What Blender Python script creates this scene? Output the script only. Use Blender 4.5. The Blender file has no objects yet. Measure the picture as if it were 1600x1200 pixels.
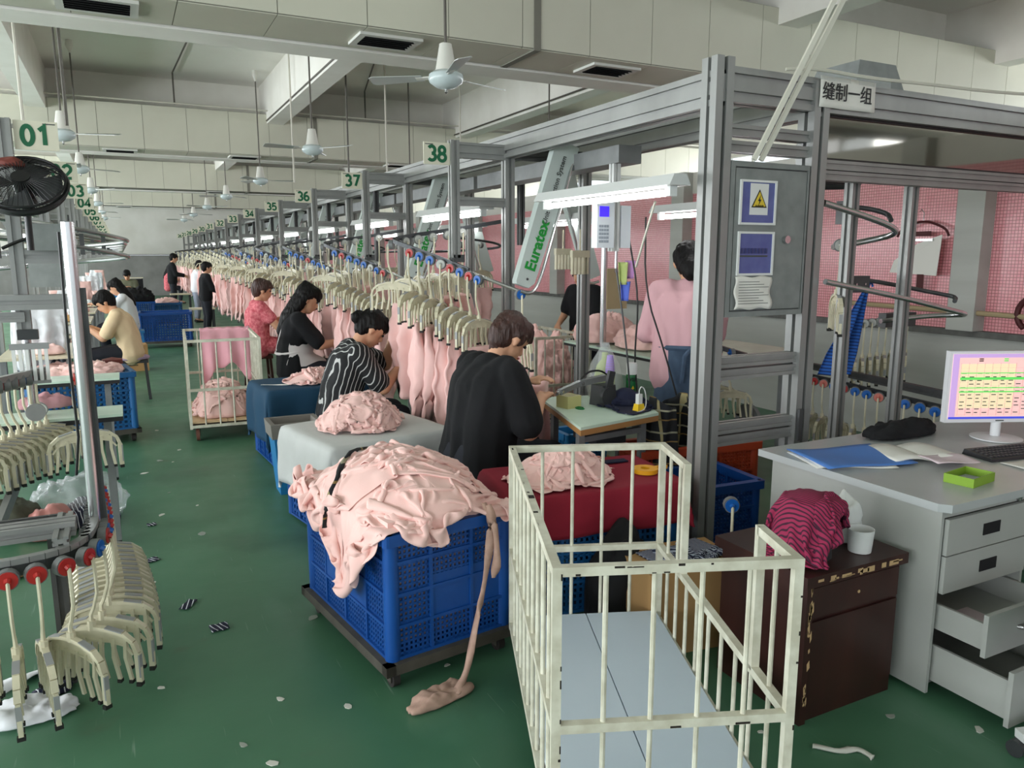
import bpy, bmesh, math, random
import numpy as np
from mathutils import Vector, Matrix, noise as NZ
PI = math.pi
R = math.radians
scene = bpy.context.scene
COL = scene.collection

# ------------------------------------------------------------------ camera
cam_data = bpy.data.cameras.new('camera')
cam_data.sensor_width = 36.0
cam_data.lens = 36.0 * 1190.0 / 1600.0
cam_data.clip_start = 0.05
cam_data.clip_end = 200
camera = bpy.data.objects.new('camera', cam_data)
COL.objects.link(camera)
camera.location = (0, 0, 1.62)
camera.rotation_euler = (R(90 - 9.634), 0, R(-26.811))
scene.camera = camera

# ------------------------------------------------------------------ world, light, exposure
world = bpy.data.worlds.new('world')
scene.world = world
world.use_nodes = True
bg = world.node_tree.nodes['Background']
bg.inputs[0].default_value = (0.86, 0.93, 1.0, 1)
bg.inputs[1].default_value = 1.6

def area(name, loc, rot, sx, sy, energy, color):
    d = bpy.data.lights.new(name, 'AREA')
    d.shape = 'RECTANGLE'; d.size = sx; d.size_y = sy; d.energy = energy; d.color = color
    o = bpy.data.objects.new(name, d); COL.objects.link(o)
    o.location = loc; o.rotation_euler = rot
    return o
DAY = (0.93, 0.97, 1.0)
# daylight through the windows behind the photographer; left wall lights are added
area('daylight_rear_windows', (0.5, -4.9, 1.95), (R(-105), 0, 0), 11.0, 2.0, 170, DAY)
area('added_left_light_a', (-6.8, 3.0, 1.95), (0, R(-105), 0), 2.2, 13.0, 680, DAY)  # added light from the unseen left side, tilted up to brighten the ceiling
area('daylight_right_windows', (11.9, 14.0, 3.2), (0, R(90), 0), 1.0, 36.0, 700, DAY)
area('added_left_light_b', (-6.8, 21.0, 1.95), (0, R(-105), 0), 2.2, 20.0, 1200, DAY)  # second added light on the left, brightening the deeper part of the hall

vs = scene.view_settings
vs.view_transform = 'Standard'
vs.look = 'None'
vs.exposure = 0.24
vs.gamma = 1.0
vs.use_curve_mapping = False

# ------------------------------------------------------------------ materials
def lin(c):
    c = c / 255.0
    return c / 12.92 if c <= 0.04045 else ((c + 0.055) / 1.055) ** 2.4
def rgb(t): return (lin(t[0]), lin(t[1]), lin(t[2]), 1.0)
M = {}
def mat(name, col, rough=0.6, metal=0.0, var=0.0, vscale=6.0, bump=0.0, bscale=40.0, col2=None, emit=0.0,
        alpha=1.0, trans=0.0, ior=1.45, stretch=None, sheen=0.0, spec=0.5):
    m = bpy.data.materials.new(name); m.use_nodes = True
    nt = m.node_tree; b = nt.nodes['Principled BSDF']
    b.inputs['Base Color'].default_value = rgb(col)
    b.inputs['Roughness'].default_value = rough
    b.inputs['Metallic'].default_value = metal
    b.inputs['Specular IOR Level'].default_value = spec
    b.inputs['IOR'].default_value = ior
    if trans: b.inputs['Transmission Weight'].default_value = trans
    if alpha < 1: b.inputs['Alpha'].default_value = alpha
    if sheen:
        b.inputs['Sheen Weight'].default_value = sheen
    if emit:
        b.inputs['Emission Color'].default_value = rgb(col); b.inputs['Emission Strength'].default_value = emit
    if var or bump:
        tc = nt.nodes.new('ShaderNodeTexCoord'); mp = nt.nodes.new('ShaderNodeMapping')
        nt.links.new(tc.outputs['Object'], mp.inputs[0])
        if stretch: mp.inputs['Scale'].default_value = stretch
    if var:
        n = nt.nodes.new('ShaderNodeTexNoise'); n.inputs['Scale'].default_value = vscale; n.inputs['Detail'].default_value = 5
        nt.links.new(mp.outputs[0], n.inputs['Vector'])
        r = nt.nodes.new('ShaderNodeValToRGB')
        r.color_ramp.elements[0].position = 0.5 - var; r.color_ramp.elements[1].position = 0.5 + var
        r.color_ramp.elements[0].color = rgb(col2 if col2 else tuple(x * 0.8 for x in col))
        r.color_ramp.elements[1].color = rgb(col)
        nt.links.new(n.outputs[0], r.inputs[0]); nt.links.new(r.outputs[0], b.inputs['Base Color'])
    if bump:
        n2 = nt.nodes.new('ShaderNodeTexNoise'); n2.inputs['Scale'].default_value = bscale; n2.inputs['Detail'].default_value = 3
        nt.links.new(mp.outputs[0], n2.inputs['Vector'])
        bp = nt.nodes.new('ShaderNodeBump'); bp.inputs['Strength'].default_value = bump; bp.inputs['Distance'].default_value = 0.02
        nt.links.new(n2.outputs[0], bp.inputs['Height']); nt.links.new(bp.outputs[0], b.inputs['Normal'])
    M[name] = m
    return m

def stripes(name, ca, cb, scale, axis=(1, 0, 0), duty=0.5, rough=0.85, distort=0.0, bands=None):
    m = bpy.data.materials.new(name); m.use_nodes = True
    nt = m.node_tree; b = nt.nodes['Principled BSDF']; b.inputs['Roughness'].default_value = rough
    tc = nt.nodes.new('ShaderNodeTexCoord')
    dp = nt.nodes.new('ShaderNodeVectorMath'); dp.operation = 'DOT_PRODUCT'; dp.inputs[1].default_value = axis
    nt.links.new(tc.outputs['Object'], dp.inputs[0])
    last = dp.outputs['Value']
    if distort:
        n = nt.nodes.new('ShaderNodeTexNoise'); n.inputs['Scale'].default_value = 7
        nt.links.new(tc.outputs['Object'], n.inputs['Vector'])
        ma = nt.nodes.new('ShaderNodeMath'); ma.operation = 'MULTIPLY_ADD'; ma.inputs[1].default_value = distort
        nt.links.new(n.outputs[0], ma.inputs[0]); nt.links.new(last, ma.inputs[2]); last = ma.outputs[0]
    mu = nt.nodes.new('ShaderNodeMath'); mu.operation = 'MULTIPLY'; mu.inputs[1].default_value = scale
    nt.links.new(last, mu.inputs[0])
    fr = nt.nodes.new('ShaderNodeMath'); fr.operation = 'FRACT'; nt.links.new(mu.outputs[0], fr.inputs[0])
    gt = nt.nodes.new('ShaderNodeMath'); gt.operation = 'GREATER_THAN'; gt.inputs[1].default_value = duty
    nt.links.new(fr.outputs[0], gt.inputs[0])
    mx = nt.nodes.new('ShaderNodeMix'); mx.data_type = 'RGBA'
    mx.inputs[6].default_value = rgb(ca); mx.inputs[7].default_value = rgb(cb)
    nt.links.new(gt.outputs[0], mx.inputs[0]); nt.links.new(mx.outputs[2], b.inputs['Base Color'])
    M[name] = m
    return m

def floor_material():
    m = bpy.data.materials.new('green_floor_paint'); m.use_nodes = True
    nt = m.node_tree; L = nt.links.new; b = nt.nodes['Principled BSDF']
    tc = nt.nodes.new('ShaderNodeTexCoord')
    def noise(scale, detail, stretch=None, rough=0.5):
        mp = nt.nodes.new('ShaderNodeMapping'); L(tc.outputs['Object'], mp.inputs[0])
        if stretch: mp.inputs['Scale'].default_value = stretch[:3]; mp.inputs['Rotation'].default_value = (0, 0, stretch[3])
        n = nt.nodes.new('ShaderNodeTexNoise'); n.inputs['Scale'].default_value = scale; n.inputs['Detail'].default_value = detail
        n.inputs['Roughness'].default_value = rough
        L(mp.outputs[0], n.inputs['Vector']); return n.outputs[0]
    def ramp(src, p0, p1, c0=(0, 0, 0, 1), c1=(1, 1, 1, 1)):
        r = nt.nodes.new('ShaderNodeValToRGB'); r.color_ramp.elements[0].position = p0; r.color_ramp.elements[1].position = p1
        r.color_ramp.elements[0].color = c0; r.color_ramp.elements[1].color = c1; L(src, r.inputs[0]); return r.outputs[0]
    def mix(a, bcol, fac, amount=1.0):
        mx = nt.nodes.new('ShaderNodeMix'); mx.data_type = 'RGBA'
        mu = nt.nodes.new('ShaderNodeMath'); mu.operation = 'MULTIPLY'; mu.inputs[1].default_value = amount
        L(fac, mu.inputs[0]); L(mu.outputs[0], mx.inputs[0]); L(a, mx.inputs[6]); mx.inputs[7].default_value = bcol; return mx.outputs[2]
    base = ramp(noise(0.9, 6), 0.3, 0.72, rgb((60, 104, 77)), rgb((80, 126, 97)))
    c = mix(base, rgb((112, 150, 128)), ramp(noise(2.2, 6, (1, 0.35, 1, 0.3)), 0.55, 0.8), 0.5)        # worn lanes
    c = mix(c, rgb((40, 72, 56)), ramp(noise(1.3, 5), 0.56, 0.74), 0.6)
    c = mix(c, rgb((86, 76, 62)), ramp(noise(2.4, 4), 0.66, 0.76), 0.45)                          # grime
    c = mix(c, rgb((160, 180, 165)), ramp(noise(60, 2, (1, 0.05, 1, 0.5)), 0.70, 0.78), 0.4)       # scratches
    c = mix(c, rgb((160, 180, 165)), ramp(noise(70, 2, (0.04, 1, 1, -0.3)), 0.76, 0.82), 0.3)
    c = mix(c, rgb((152, 158, 140)), ramp(noise(3.1, 1.5), 0.765, 0.775), 0.8)                     # chipped paint
    L(c, b.inputs['Base Color'])
    rr = nt.nodes.new('ShaderNodeMapRange'); rr.inputs[3].default_value = 0.28; rr.inputs[4].default_value = 0.55
    L(noise(4, 5), rr.inputs[0]); L(rr.outputs[0], b.inputs['Roughness'])
    bp = nt.nodes.new('ShaderNodeBump'); bp.inputs['Strength'].default_value = 0.08; bp.inputs['Distance'].default_value = 0.02
    L(noise(8, 4), bp.inputs['Height']); L(bp.outputs[0], b.inputs['Normal'])
    M['floor'] = m

def tile_material():
    m = bpy.data.materials.new('pink_mosaic'); m.use_nodes = True
    nt = m.node_tree; L = nt.links.new; b = nt.nodes['Principled BSDF']
    tc = nt.nodes.new('ShaderNodeTexCoord'); sp = nt.nodes.new('ShaderNodeSeparateXYZ'); L(tc.outputs['Object'], sp.inputs[0])
    cb = nt.nodes.new('ShaderNodeCombineXYZ'); L(sp.outputs[1], cb.inputs[0]); L(sp.outputs[2], cb.inputs[1])
    br = nt.nodes.new('ShaderNodeTexBrick'); br.offset = 0.0
    br.inputs['Scale'].default_value = 1.0; br.inputs['Brick Width'].default_value = 0.025; br.inputs['Row Height'].default_value = 0.025
    br.inputs['Mortar Size'].default_value = 0.0022; br.inputs['Mortar Smooth'].default_value = 0.1; br.inputs['Bias'].default_value = 0
    br.inputs['Color1'].default_value = rgb((244, 176, 180)); br.inputs['Color2'].default_value = rgb((238, 160, 166)); br.inputs['Mortar'].default_value = rgb((176, 108, 112))
    L(cb.outputs[0], br.inputs['Vector']); L(br.outputs['Color'], b.inputs['Base Color'])
    b.inputs['Roughness'].default_value = 0.22
    bp = nt.nodes.new('ShaderNodeBump'); bp.inputs['Strength'].default_value = 0.25; bp.inputs['Distance'].default_value = 0.002; bp.invert = True
    L(br.outputs['Fac'], bp.inputs['Height']); L(bp.outputs[0], b.inputs['Normal'])
    M['pink_tile'] = m

def plaid_material():
    m = bpy.data.materials.new('plaid_cloth'); m.use_nodes = True
    nt = m.node_tree; L = nt.links.new; b = nt.nodes['Principled BSDF']; b.inputs['Roughness'].default_value = 0.9
    tc = nt.nodes.new('ShaderNodeTexCoord'); sp = nt.nodes.new('ShaderNodeSeparateXYZ'); L(tc.outputs['Object'], sp.inputs[0])
    def line(sock, sc, th, off=0.0):
        a = nt.nodes.new('ShaderNodeMath'); a.operation = 'MULTIPLY_ADD'; a.inputs[1].default_value = sc; a.inputs[2].default_value = off; L(sock, a.inputs[0])
        f = nt.nodes.new('ShaderNodeMath'); f.operation = 'FRACT'; L(a.outputs[0], f.inputs[0])
        g = nt.nodes.new('ShaderNodeMath'); g.operation = 'LESS_THAN'; g.inputs[1].default_value = th; L(f.outputs[0], g.inputs[0]); return g.outputs[0]
    def mix(a, col, fac):
        mx = nt.nodes.new('ShaderNodeMix'); mx.data_type = 'RGBA'; L(fac, mx.inputs[0])
        if isinstance(a, tuple): mx.inputs[6].default_value = a
        else: L(a, mx.inputs[6])
        mx.inputs[7].default_value = col; return mx.outputs[2]
    c = mix(rgb((28, 30, 32)), rgb((16, 18, 24)), line(sp.outputs[0], 9, 0.5))
    c = mix(c, rgb((150, 140, 100)), line(sp.outputs[0], 9, 0.09))
    c = mix(c, rgb((150, 148, 125)), line(sp.outputs[2], 8, 0.08))
    c = mix(c, rgb((130, 105, 60)), line(sp.outputs[2], 8, 0.06, 0.4))
    L(c, b.inputs['Base Color']); M['plaid'] = m

floor_material(); tile_material(); plaid_material()
mat('ceiling', (246, 244, 238), 0.9, var=0.25, vscale=1.2, col2=(238, 235, 227), bump=0.1, bscale=60)
mat('beam_paint', (240, 238, 231), 0.9, var=0.25, vscale=2, col2=(226, 223, 214))
mat('duct', (205, 204, 188), 0.42, var=0.3, vscale=1.5, col2=(192, 190, 174))
mat('duct_seam', (120, 118, 108), 0.7)
mat('vent_frame', (205, 205, 198), 0.5); mat('vent_dark', (26, 26, 26), 0.8)
mat('wall', (222, 221, 214), 0.85, var=0.3, vscale=1.3, col2=(200, 198, 188))
mat('wall_low', (196, 198, 192), 0.7, var=0.3, vscale=3, col2=(172, 172, 165), stretch=(1, 0.2, 2))
mat('wall_grey', (150, 150, 146), 0.8, var=0.3, vscale=2)
mat('sill', (112, 112, 108), 0.8, var=0.2, vscale=12)
mat('alu', (158, 159, 157), 0.42, 0.5, var=0.25, vscale=5, col2=(138, 139, 137), stretch=(1, 1, 0.3))
mat('alu_dark', (96, 97, 98), 0.5, 0.6, var=0.2)
mat('steel_tube', (196, 197, 198), 0.27, 1.0)
mat('grey_steel', (138, 140, 140), 0.5, 0.3, var=0.3, vscale=9, col2=(116, 118, 118))
mat('panel_grey', (142, 147, 145), 0.5, 0.1, var=0.3, vscale=14, col2=(120, 125, 123))
mat('blade_grey', (188, 192, 190), 0.35, 0.3)
mat('arm_panel', (188, 198, 194), 0.35)
mat('sign_white', (222, 218, 198), 0.5); mat('sign_green', (22, 100, 66), 0.5)
mat('text_black', (24, 24, 26), 0.6); mat('text_green', (20, 140, 50), 0.5); mat('text_grey', (70, 75, 72), 0.5)
mat('fan_white', (214, 212, 204), 0.3); mat('fan_blue', (196, 208, 209), 0.25); mat('rod', (96, 92, 86), 0.5, 0.4)
mat('rod_white', (200, 196, 184), 0.5)
mat('tube_light', (255, 255, 255), 0.5, emit=14.0); mat('lamp_body', (206, 208, 206), 0.35)
mat('hanger_cream', (222, 216, 190), 0.42, var=0.3, vscale=14, col2=(196, 190, 162))
mat('hanger_grey', (150, 152, 152), 0.35); mat('pad_black', (32, 32, 30), 0.7)
mat('wheel_rim', (116, 118, 118), 0.4)
mat('wheel_red', (178, 44, 40), 0.35); mat('wheel_blue', (24, 96, 178), 0.35); mat('wheel_white', (186, 188, 182), 0.35); mat('wheel_pale_red', (206, 118, 104), 0.4)
mat('rail_dark', (70, 72, 74), 0.4, 0.6)
mat('pink', (244, 204, 196), 0.82, var=0.3, vscale=9, col2=(240, 194, 187), bump=0.05, bscale=220, sheen=0.2)
mat('pink_hang', (240, 200, 194), 0.82, var=0.3, vscale=7, col2=(234, 186, 181), sheen=0.2)
mat('pink_bright', (246, 186, 196), 0.85, var=0.3, vscale=7, col2=(240, 172, 186))
mat('beige_rag', (198, 164, 148), 0.9, var=0.3, vscale=30, col2=(172, 138, 124))
mat('crate_blue', (22, 80, 156), 0.38, var=0.2, vscale=4, col2=(18, 68, 138))
mat('crate_teal', (30, 98, 156), 0.4, var=0.2, vscale=4, col2=(24, 82, 134))
mat('crate_orange', (176, 66, 36), 0.45)
mat('dolly', (92, 88, 80), 0.7, 0.2, var=0.3, vscale=10, col2=(64, 60, 54))
mat('rubber', (44, 40, 38), 0.8); mat('wheel_rust', (112, 72, 58), 0.7)
mat('cage_white', (218, 216, 198), 0.45, var=0.12, vscale=16, col2=(196, 192, 172))
mat('cage_board', (206, 220, 232), 0.5, var=0.3, vscale=2, col2=(192, 208, 222))
mat('plywood', (206, 178, 138), 0.7)
mat('chip', (40, 34, 28), 0.9)
mat('white_cloth', (208, 210, 208), 0.9, var=0.25, vscale=3, col2=(192, 194, 192), bump=0.1, bscale=30)
mat('blue_cloth', (26, 70, 98), 0.85, var=0.3, vscale=3, col2=(18, 56, 82))
mat('red_cloth', (148, 26, 48), 0.85, var=0.3, vscale=4, col2=(128, 20, 40))
mat('navy_cloth', (22, 28, 56), 0.85, var=0.2, vscale=8)
mat('black_cloth', (22, 22, 25), 0.88, var=0.2, vscale=5, col2=(14, 14, 16))
mat('bin_blue', (36, 120, 176), 0.4); mat('bin_grey', (126, 122, 116), 0.6)
mat('skin', (214, 166, 134), 0.55, var=0.25, vscale=8, col2=(202, 150, 120)); mat('lips', (172, 96, 88), 0.5); mat('eye_dark', (26, 20, 18), 0.3)
mat('hair_black', (15, 13, 13), 0.6, spec=0.25, bump=0.5, bscale=60, stretch=(1, 1, 0.15)); mat('hair_brown', (74, 44, 36), 0.5, var=0.3, vscale=30, col2=(44, 28, 24), bump=0.8, bscale=70, stretch=(1, 1, 0.2))
mat('shirt_black', (15, 16, 19), 0.95, bump=0.25, bscale=12); mat('shirt_white', (226, 228, 232), 0.9, bump=0.2, bscale=14)
mat('shirt_cream', (232, 206, 168), 0.9, bump=0.2, bscale=14); mat('shirt_pink', (216, 170, 176), 0.9, bump=0.2, bscale=14)
mat('lace_pink', (226, 132, 138), 0.9, var=0.12, vscale=32, col2=(196, 84, 96), bump=0.5, bscale=50)
mat('olive', (96, 98, 78), 0.9); mat('denim', (72, 92, 116), 0.85, var=0.3, vscale=20); mat('pants_dark', (30, 32, 40), 0.9); mat('pants_grey', (140, 146, 160), 0.9)
mat('apron_white', (214, 208, 206), 0.9)
stripes('shirt_striped', (20, 20, 23), (186, 186, 184), 36, (0.9, 0.42, -0.25), 0.84, distort=0.035)
stripes('magenta_stripe', (158, 40, 80), (66, 20, 46), 92, (0.9, 0.25, 0.35), 0.62)
stripes('blue_stripe', (34, 92, 176), (16, 44, 96), 42, (0.2, 0.1, 1), 0.66)
stripes('navy_white_stripe', (24, 28, 52), (215, 218, 224), 48, (1, 0.3, 0), 0.78)
stripes('navy_thin_stripe', (28, 34, 62), (176, 184, 200), 70, (0.8, 0.6, 0.2), 0.6)
mat('table_green', (206, 226, 208), 0.35, var=0.2, vscale=5, col2=(186, 208, 190)); mat('table_edge', (168, 122, 72), 0.6); mat('black_edge', (30, 30, 32), 0.6)
mat('desk_grey', (178, 180, 176), 0.4, var=0.3, vscale=3, col2=(164, 166, 160)); mat('desk_top', (186, 190, 190), 0.32, var=0.3, vscale=4, col2=(174, 178, 178)); mat('dark_gap', (22, 22, 24), 0.9)
mat('wood_dark', (62, 32, 26), 0.4, var=0.25, vscale=7, col2=(40, 20, 17), stretch=(1, 1, 0.15)); mat('wood_chip', (196, 164, 120), 0.8)
mat('paper', (230, 228, 220), 0.8); mat('paper_pink', (222, 204, 210), 0.7); mat('folder_blue', (82, 132, 208), 0.5); mat('lime', (132, 168, 48), 0.5); mat('lilac_in', (196, 192, 214), 0.6)
mat('monitor_white', (228, 228, 230), 0.35); mat('key_black', (38, 38, 42), 0.5); mat('key_cap', (52, 52, 56), 0.5)
mat('screen', (240, 196, 190), 0.4, emit=0.45); mat('screen_purple', (196, 160, 216), 0.4, emit=0.45); mat('screen_green', (96, 214, 96), 0.4, emit=0.45); mat('screen_blue', (60, 70, 190), 0.4, emit=0.7); mat('screen_line', (196, 150, 150), 0.4, emit=0.5); mat('screen_yellow', (238, 220, 180), 0.4, emit=0.45)
mat('lcd_blue', (60, 40, 220), 0.3, emit=1.0); mat('device_white', (216, 222, 228), 0.4); mat('key_grey', (150, 158, 168), 0.5)
mat('window_blue', (100, 112, 168), 0.15, var=0.3, vscale=14, col2=(80, 90, 150)); mat('warning_yellow', (226, 198, 60), 0.5); mat('breaker', (54, 60, 110), 0.4)
mat('black_gloss', (140, 136, 128), 0.05, 1.0); mat('frame_black', (20, 20, 22), 0.4)
mat('machine_cream', (206, 198, 172), 0.35); mat('machine_dark', (54, 56, 58), 0.4); mat('metal_lever', (158, 162, 164), 0.3, 0.8)
mat('thread_lilac', (172, 150, 214), 0.7); mat('can_green', (16, 110, 56), 0.35); mat('cap_white', (226, 228, 226), 0.4); mat('yellow', (236, 196, 40), 0.45); mat('orange_tape', (238, 170, 30), 0.4)
mat('tape_clear', (196, 190, 130), 0.3); mat('carton', (184, 146, 96), 0.85, var=0.3, vscale=4, col2=(168, 130, 84)); mat('cable_black', (20, 20, 20), 0.5); mat('conduit', (212, 210, 196), 0.5)
mat('bag_clear', (226, 230, 232), 0.12, alpha=0.3); mat('bag_pink', (206, 140, 132), 0.4, alpha=0.8); mat('bag_olive', (74, 76, 62), 0.7); mat('stool_blue', (44, 122, 182), 0.45); mat('red_cover', (120, 58, 50), 0.6)
mat('cloth_purple', (204, 150, 214), 0.8); mat('cloth_lime', (190, 206, 130), 0.8); mat('cloth_blue', (96, 120, 220), 0.8); mat('board_tan', (170, 152, 118), 0.7); mat('maroon', (74, 22, 24), 0.6)
mat('glass', (220, 232, 236), 0.03, trans=1.0, alpha=0.35); mat('scrap_white', (206, 206, 196), 0.9); mat('scrap_grey', (150, 156, 146), 0.9)
mat('lavender', (176, 156, 182), 0.9); mat('dusty_pink', (188, 140, 146), 0.9)

# ------------------------------------------------------------------ mesh helpers
def basis(d):
    d = Vector(d).normalized()
    up = Vector((0, 0, 1)) if abs(d.z) < 0.95 else Vector((0, 1, 0))
    s = d.cross(up).normalized(); u = s.cross(d).normalized()
    return d, s, u

class MB:
    def __init__(self): self.v = []; self.f = []
    def add(self, vs, fs):
        n = len(self.v); self.v += [tuple(p) for p in vs]; self.f += [tuple(i + n for i in q) for q in fs]; return self
    def box(self, c, s, rz=0.0, rot=None):
        hx, hy, hz = s[0] / 2, s[1] / 2, s[2] / 2
        mt = rot if rot is not None else Matrix.Rotation(rz, 3, 'Z')
        C = Vector(c)
        vs = [C + mt @ Vector((x, y, z)) for x in (-hx, hx) for y in (-hy, hy) for z in (-hz, hz)]
        return self.add(vs, [(0, 1, 3, 2), (4, 6, 7, 5), (0, 4, 5, 1), (2, 3, 7, 6), (0, 2, 6, 4), (1, 5, 7, 3)])
    def bb(self, a, b):
        return self.box([(a[i] + b[i]) / 2 for i in range(3)], [abs(b[i] - a[i]) for i in range(3)])
    def sweep(self, sec, p0, p1):
        """extrude a 2d section (s,u) from p0 to p1"""
        p0 = Vector(p0); p1 = Vector(p1); d, s, u = basis(p1 - p0); n = len(sec)
        vs = [p0 + s * a + u * b for a, b in sec] + [p1 + s * a + u * b for a, b in sec]
        fs = [(i, (i + 1) % n, n + (i + 1) % n, n + i) for i in range(n)] + [tuple(range(n))[::-1], tuple(range(n, 2 * n))]
        return self.add(vs, fs)
    def bar(self, p0, p1, w, h):
        w /= 2; h /= 2
        return self.sweep([(-w, -h), (w, -h), (w, h), (-w, h)], p0, p1)
    def ext(self, p0, p1, w, h):
        """slotted aluminium extrusion"""
        def side(L, n, dep):
            out = []; st = L / n
            for i in range(n):
                c = -L / 2 + st * (i + 0.5); g = min(0.010, st * 0.16)
                out += [(c - g, 0), (c - g, dep), (c + g, dep), (c + g, 0)]
            return out
        nw = max(1, round(w / max(0.04, min(w, h)))); nh = max(1, round(h / max(0.04, min(w, h)))); dp = min(w, h) * 0.22
        sec = [(-w / 2, -h / 2)] + [(t, -h / 2 + d) for t, d in side(w, nw, dp)] + [(w / 2, -h / 2)] + [(w / 2 - d, t) for t, d in side(h, nh, dp)]
        sec += [(w / 2, h / 2)] + [(-t, h / 2 - d) for t, d in side(w, nw, dp)] + [(-w / 2, h / 2)] + [(-w / 2 + d, -t) for t, d in side(h, nh, dp)]
        return self.sweep(sec, p0, p1)
    def tube(self, pts, r, n=8, caps=True):
        pts = [Vector(p) for p in pts]; k = len(pts); rs = r if isinstance(r, (list, tuple)) else [r] * k
        vs = []; ps = None
        for i, p in enumerate(pts):
            t = (pts[min(i + 1, k - 1)] - pts[max(i - 1, 0)])
            if t.length < 1e-9: t = Vector((0, 0, 1))
            t.normalize()
            if ps is None: _, s, u = basis(t)
            else:
                s = ps - t * ps.dot(t)
                if s.length < 1e-6: _, s, u = basis(t)
                s.normalize(); u = s.cross(t)
            ps = s
            vs += [p + (s * math.cos(a) + u * math.sin(a)) * rs[i] for a in [2 * PI * j / n for j in range(n)]]
        fs = [(i * n + j, i * n + (j + 1) % n, (i + 1) * n + (j + 1) % n, (i + 1) * n + j) for i in range(k - 1) for j in range(n)]
        if caps: fs += [tuple(range(n))[::-1], tuple(range((k - 1) * n, k * n))]
        return self.add(vs, fs)
    def cyl(self, p0, p1, r, n=16): return self.tube([p0, p1], r, n)
    def lathe(self, prof, n=20, c=(0, 0, 0)):
        vs = []; k = len(prof)
        for r, z in prof:
            vs += [(c[0] + r * math.cos(2 * PI * j / n), c[1] + r * math.sin(2 * PI * j / n), c[2] + z) for j in range(n)]
        fs = [(i * n + j, i * n + (j + 1) % n, (i + 1) * n + (j + 1) % n, (i + 1) * n + j) for i in range(k - 1) for j in range(n)]
        fs += [tuple(range(n))[::-1], tuple(range((k - 1) * n, k * n))]
        return self.add(vs, fs)
    def prism(self, poly, z0, z1):
        n = len(poly)
        return self.add([(x, y, z0) for x, y in poly] + [(x, y, z1) for x, y in poly],
                        [(i, (i + 1) % n, n + (i + 1) % n, n + i) for i in range(n)] + [tuple(range(n))[::-1], tuple(range(n, 2 * n))])
    def grid(self, fn, nu, nv, wrap=False):
        vs = [fn(i / nu, j / nv) for j in range(nv + 1) for i in range(nu + (0 if wrap else 1))]
        w = nu if wrap else nu + 1
        return self.add(vs, [(j * w + i, j * w + (i + 1) % w, (j + 1) * w + (i + 1) % w, (j + 1) * w + i) for j in range(nv) for i in range(nu)])
    def ball(self, c, r, n=12, m=8):
        r = r if isinstance(r, (list, tuple)) else (r, r, r)
        vs = [(c[0], c[1], c[2] - r[2])]; 
        for j in range(1, m):
            t = PI * j / m
            vs += [(c[0] + r[0] * math.sin(t) * math.cos(2 * PI * i / n), c[1] + r[1] * math.sin(t) * math.sin(2 * PI * i / n), c[2] - r[2] * math.cos(t)) for i in range(n)]
        vs.append((c[0], c[1], c[2] + r[2])); T = len(vs) - 1
        fs = [(0, 1 + (i + 1) % n, 1 + i) for i in range(n)]
        fs += [(1 + j * n + i, 1 + j * n + (i + 1) % n, 1 + (j + 1) * n + (i + 1) % n, 1 + (j + 1) * n + i) for j in range(m - 2) for i in range(n)]
        fs += [(1 + (m - 2) * n + i, 1 + (m - 2) * n + (i + 1) % n, T) for i in range(n)]
        return self.add(vs, fs)
    def mesh(self, name, m=None, smooth=False):
        me = bpy.data.meshes.new(name); me.from_pydata(self.v, [], self.f)
        if m: me.materials.append(M[m])
        bm = bmesh.new(); bm.from_mesh(me); bmesh.ops.recalc_face_normals(bm, faces=bm.faces); bm.to_mesh(me); bm.free()
        if smooth:
            me.polygons.foreach_set('use_smooth', [True] * len(me.polygons))
            if smooth != 'all':
                try: me.set_sharp_from_angle(angle=R(40))
                except Exception: pass
        me.update()
        return me
    def build(self, name, m, parent=None, smooth=False, label=None, loc=None, rz=0.0):
        return link(name, self.mesh(name, m, smooth), parent, label, loc, rz)

def link(name, me, parent=None, label=None, loc=None, rz=0.0):
    o = bpy.data.objects.new(name, me); COL.objects.link(o)
    if parent: o.parent = parent
    if loc: o.location = loc
    if rz: o.rotation_euler[2] = rz
    if label: o['label'] = label
    return o

def tag(o, label, cat, group=None, kind=None):
    o['label'] = label; o['category'] = cat
    if group: o['group'] = group
    if kind: o['kind'] = kind
    return o
def thing(name, label, cat, loc=(0, 0, 0), rz=0.0, group=None, kind=None):
    o = bpy.data.objects.new(name, None); COL.objects.link(o); o.empty_display_size = 0.05
    o.location = loc; o.rotation_euler[2] = rz
    return tag(o, label, cat, group, kind)
def struct(o, label=None, cat=None):
    o['kind'] = 'structure'
    if label: o['label'] = label
    if cat: o['category'] = cat
    return o
def copy_tree(o, parent=None):
    c = o.copy(); COL.objects.link(c); c.parent = parent
    for ch in list(o.children): copy_tree(ch, c)
    return c
ORD = 'first second third fourth fifth sixth seventh eighth ninth tenth eleventh twelfth thirteenth fourteenth fifteenth sixteenth seventeenth eighteenth nineteenth twentieth'.split()

def text_mesh(s, size, bold=0.0, depth=0.001):
    c = bpy.data.curves.new('lettering', 'FONT'); c.body = s; c.size = size; c.offset = bold; c.extrude = depth
    c.align_x = 'CENTER'; c.align_y = 'CENTER'; c.resolution_u = 3
    o = bpy.data.objects.new('lettering', c); COL.objects.link(o)
    dg = bpy.context.evaluated_depsgraph_get(); dg.update()
    me = bpy.data.meshes.new_from_object(o.evaluated_get(dg)); bpy.data.objects.remove(o); bpy.data.curves.remove(c)
    return me
def put_text(name, s, size, m, parent, loc, rot, bold=0.0, label=None, sx=1.0):
    me = text_mesh(s, size, bold); me.materials.clear(); me.materials.append(M[m])
    o = link(name, me, parent, label); o.location = loc; o.rotation_euler = rot; o.scale = (sx, 1, 1)
    return o

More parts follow.
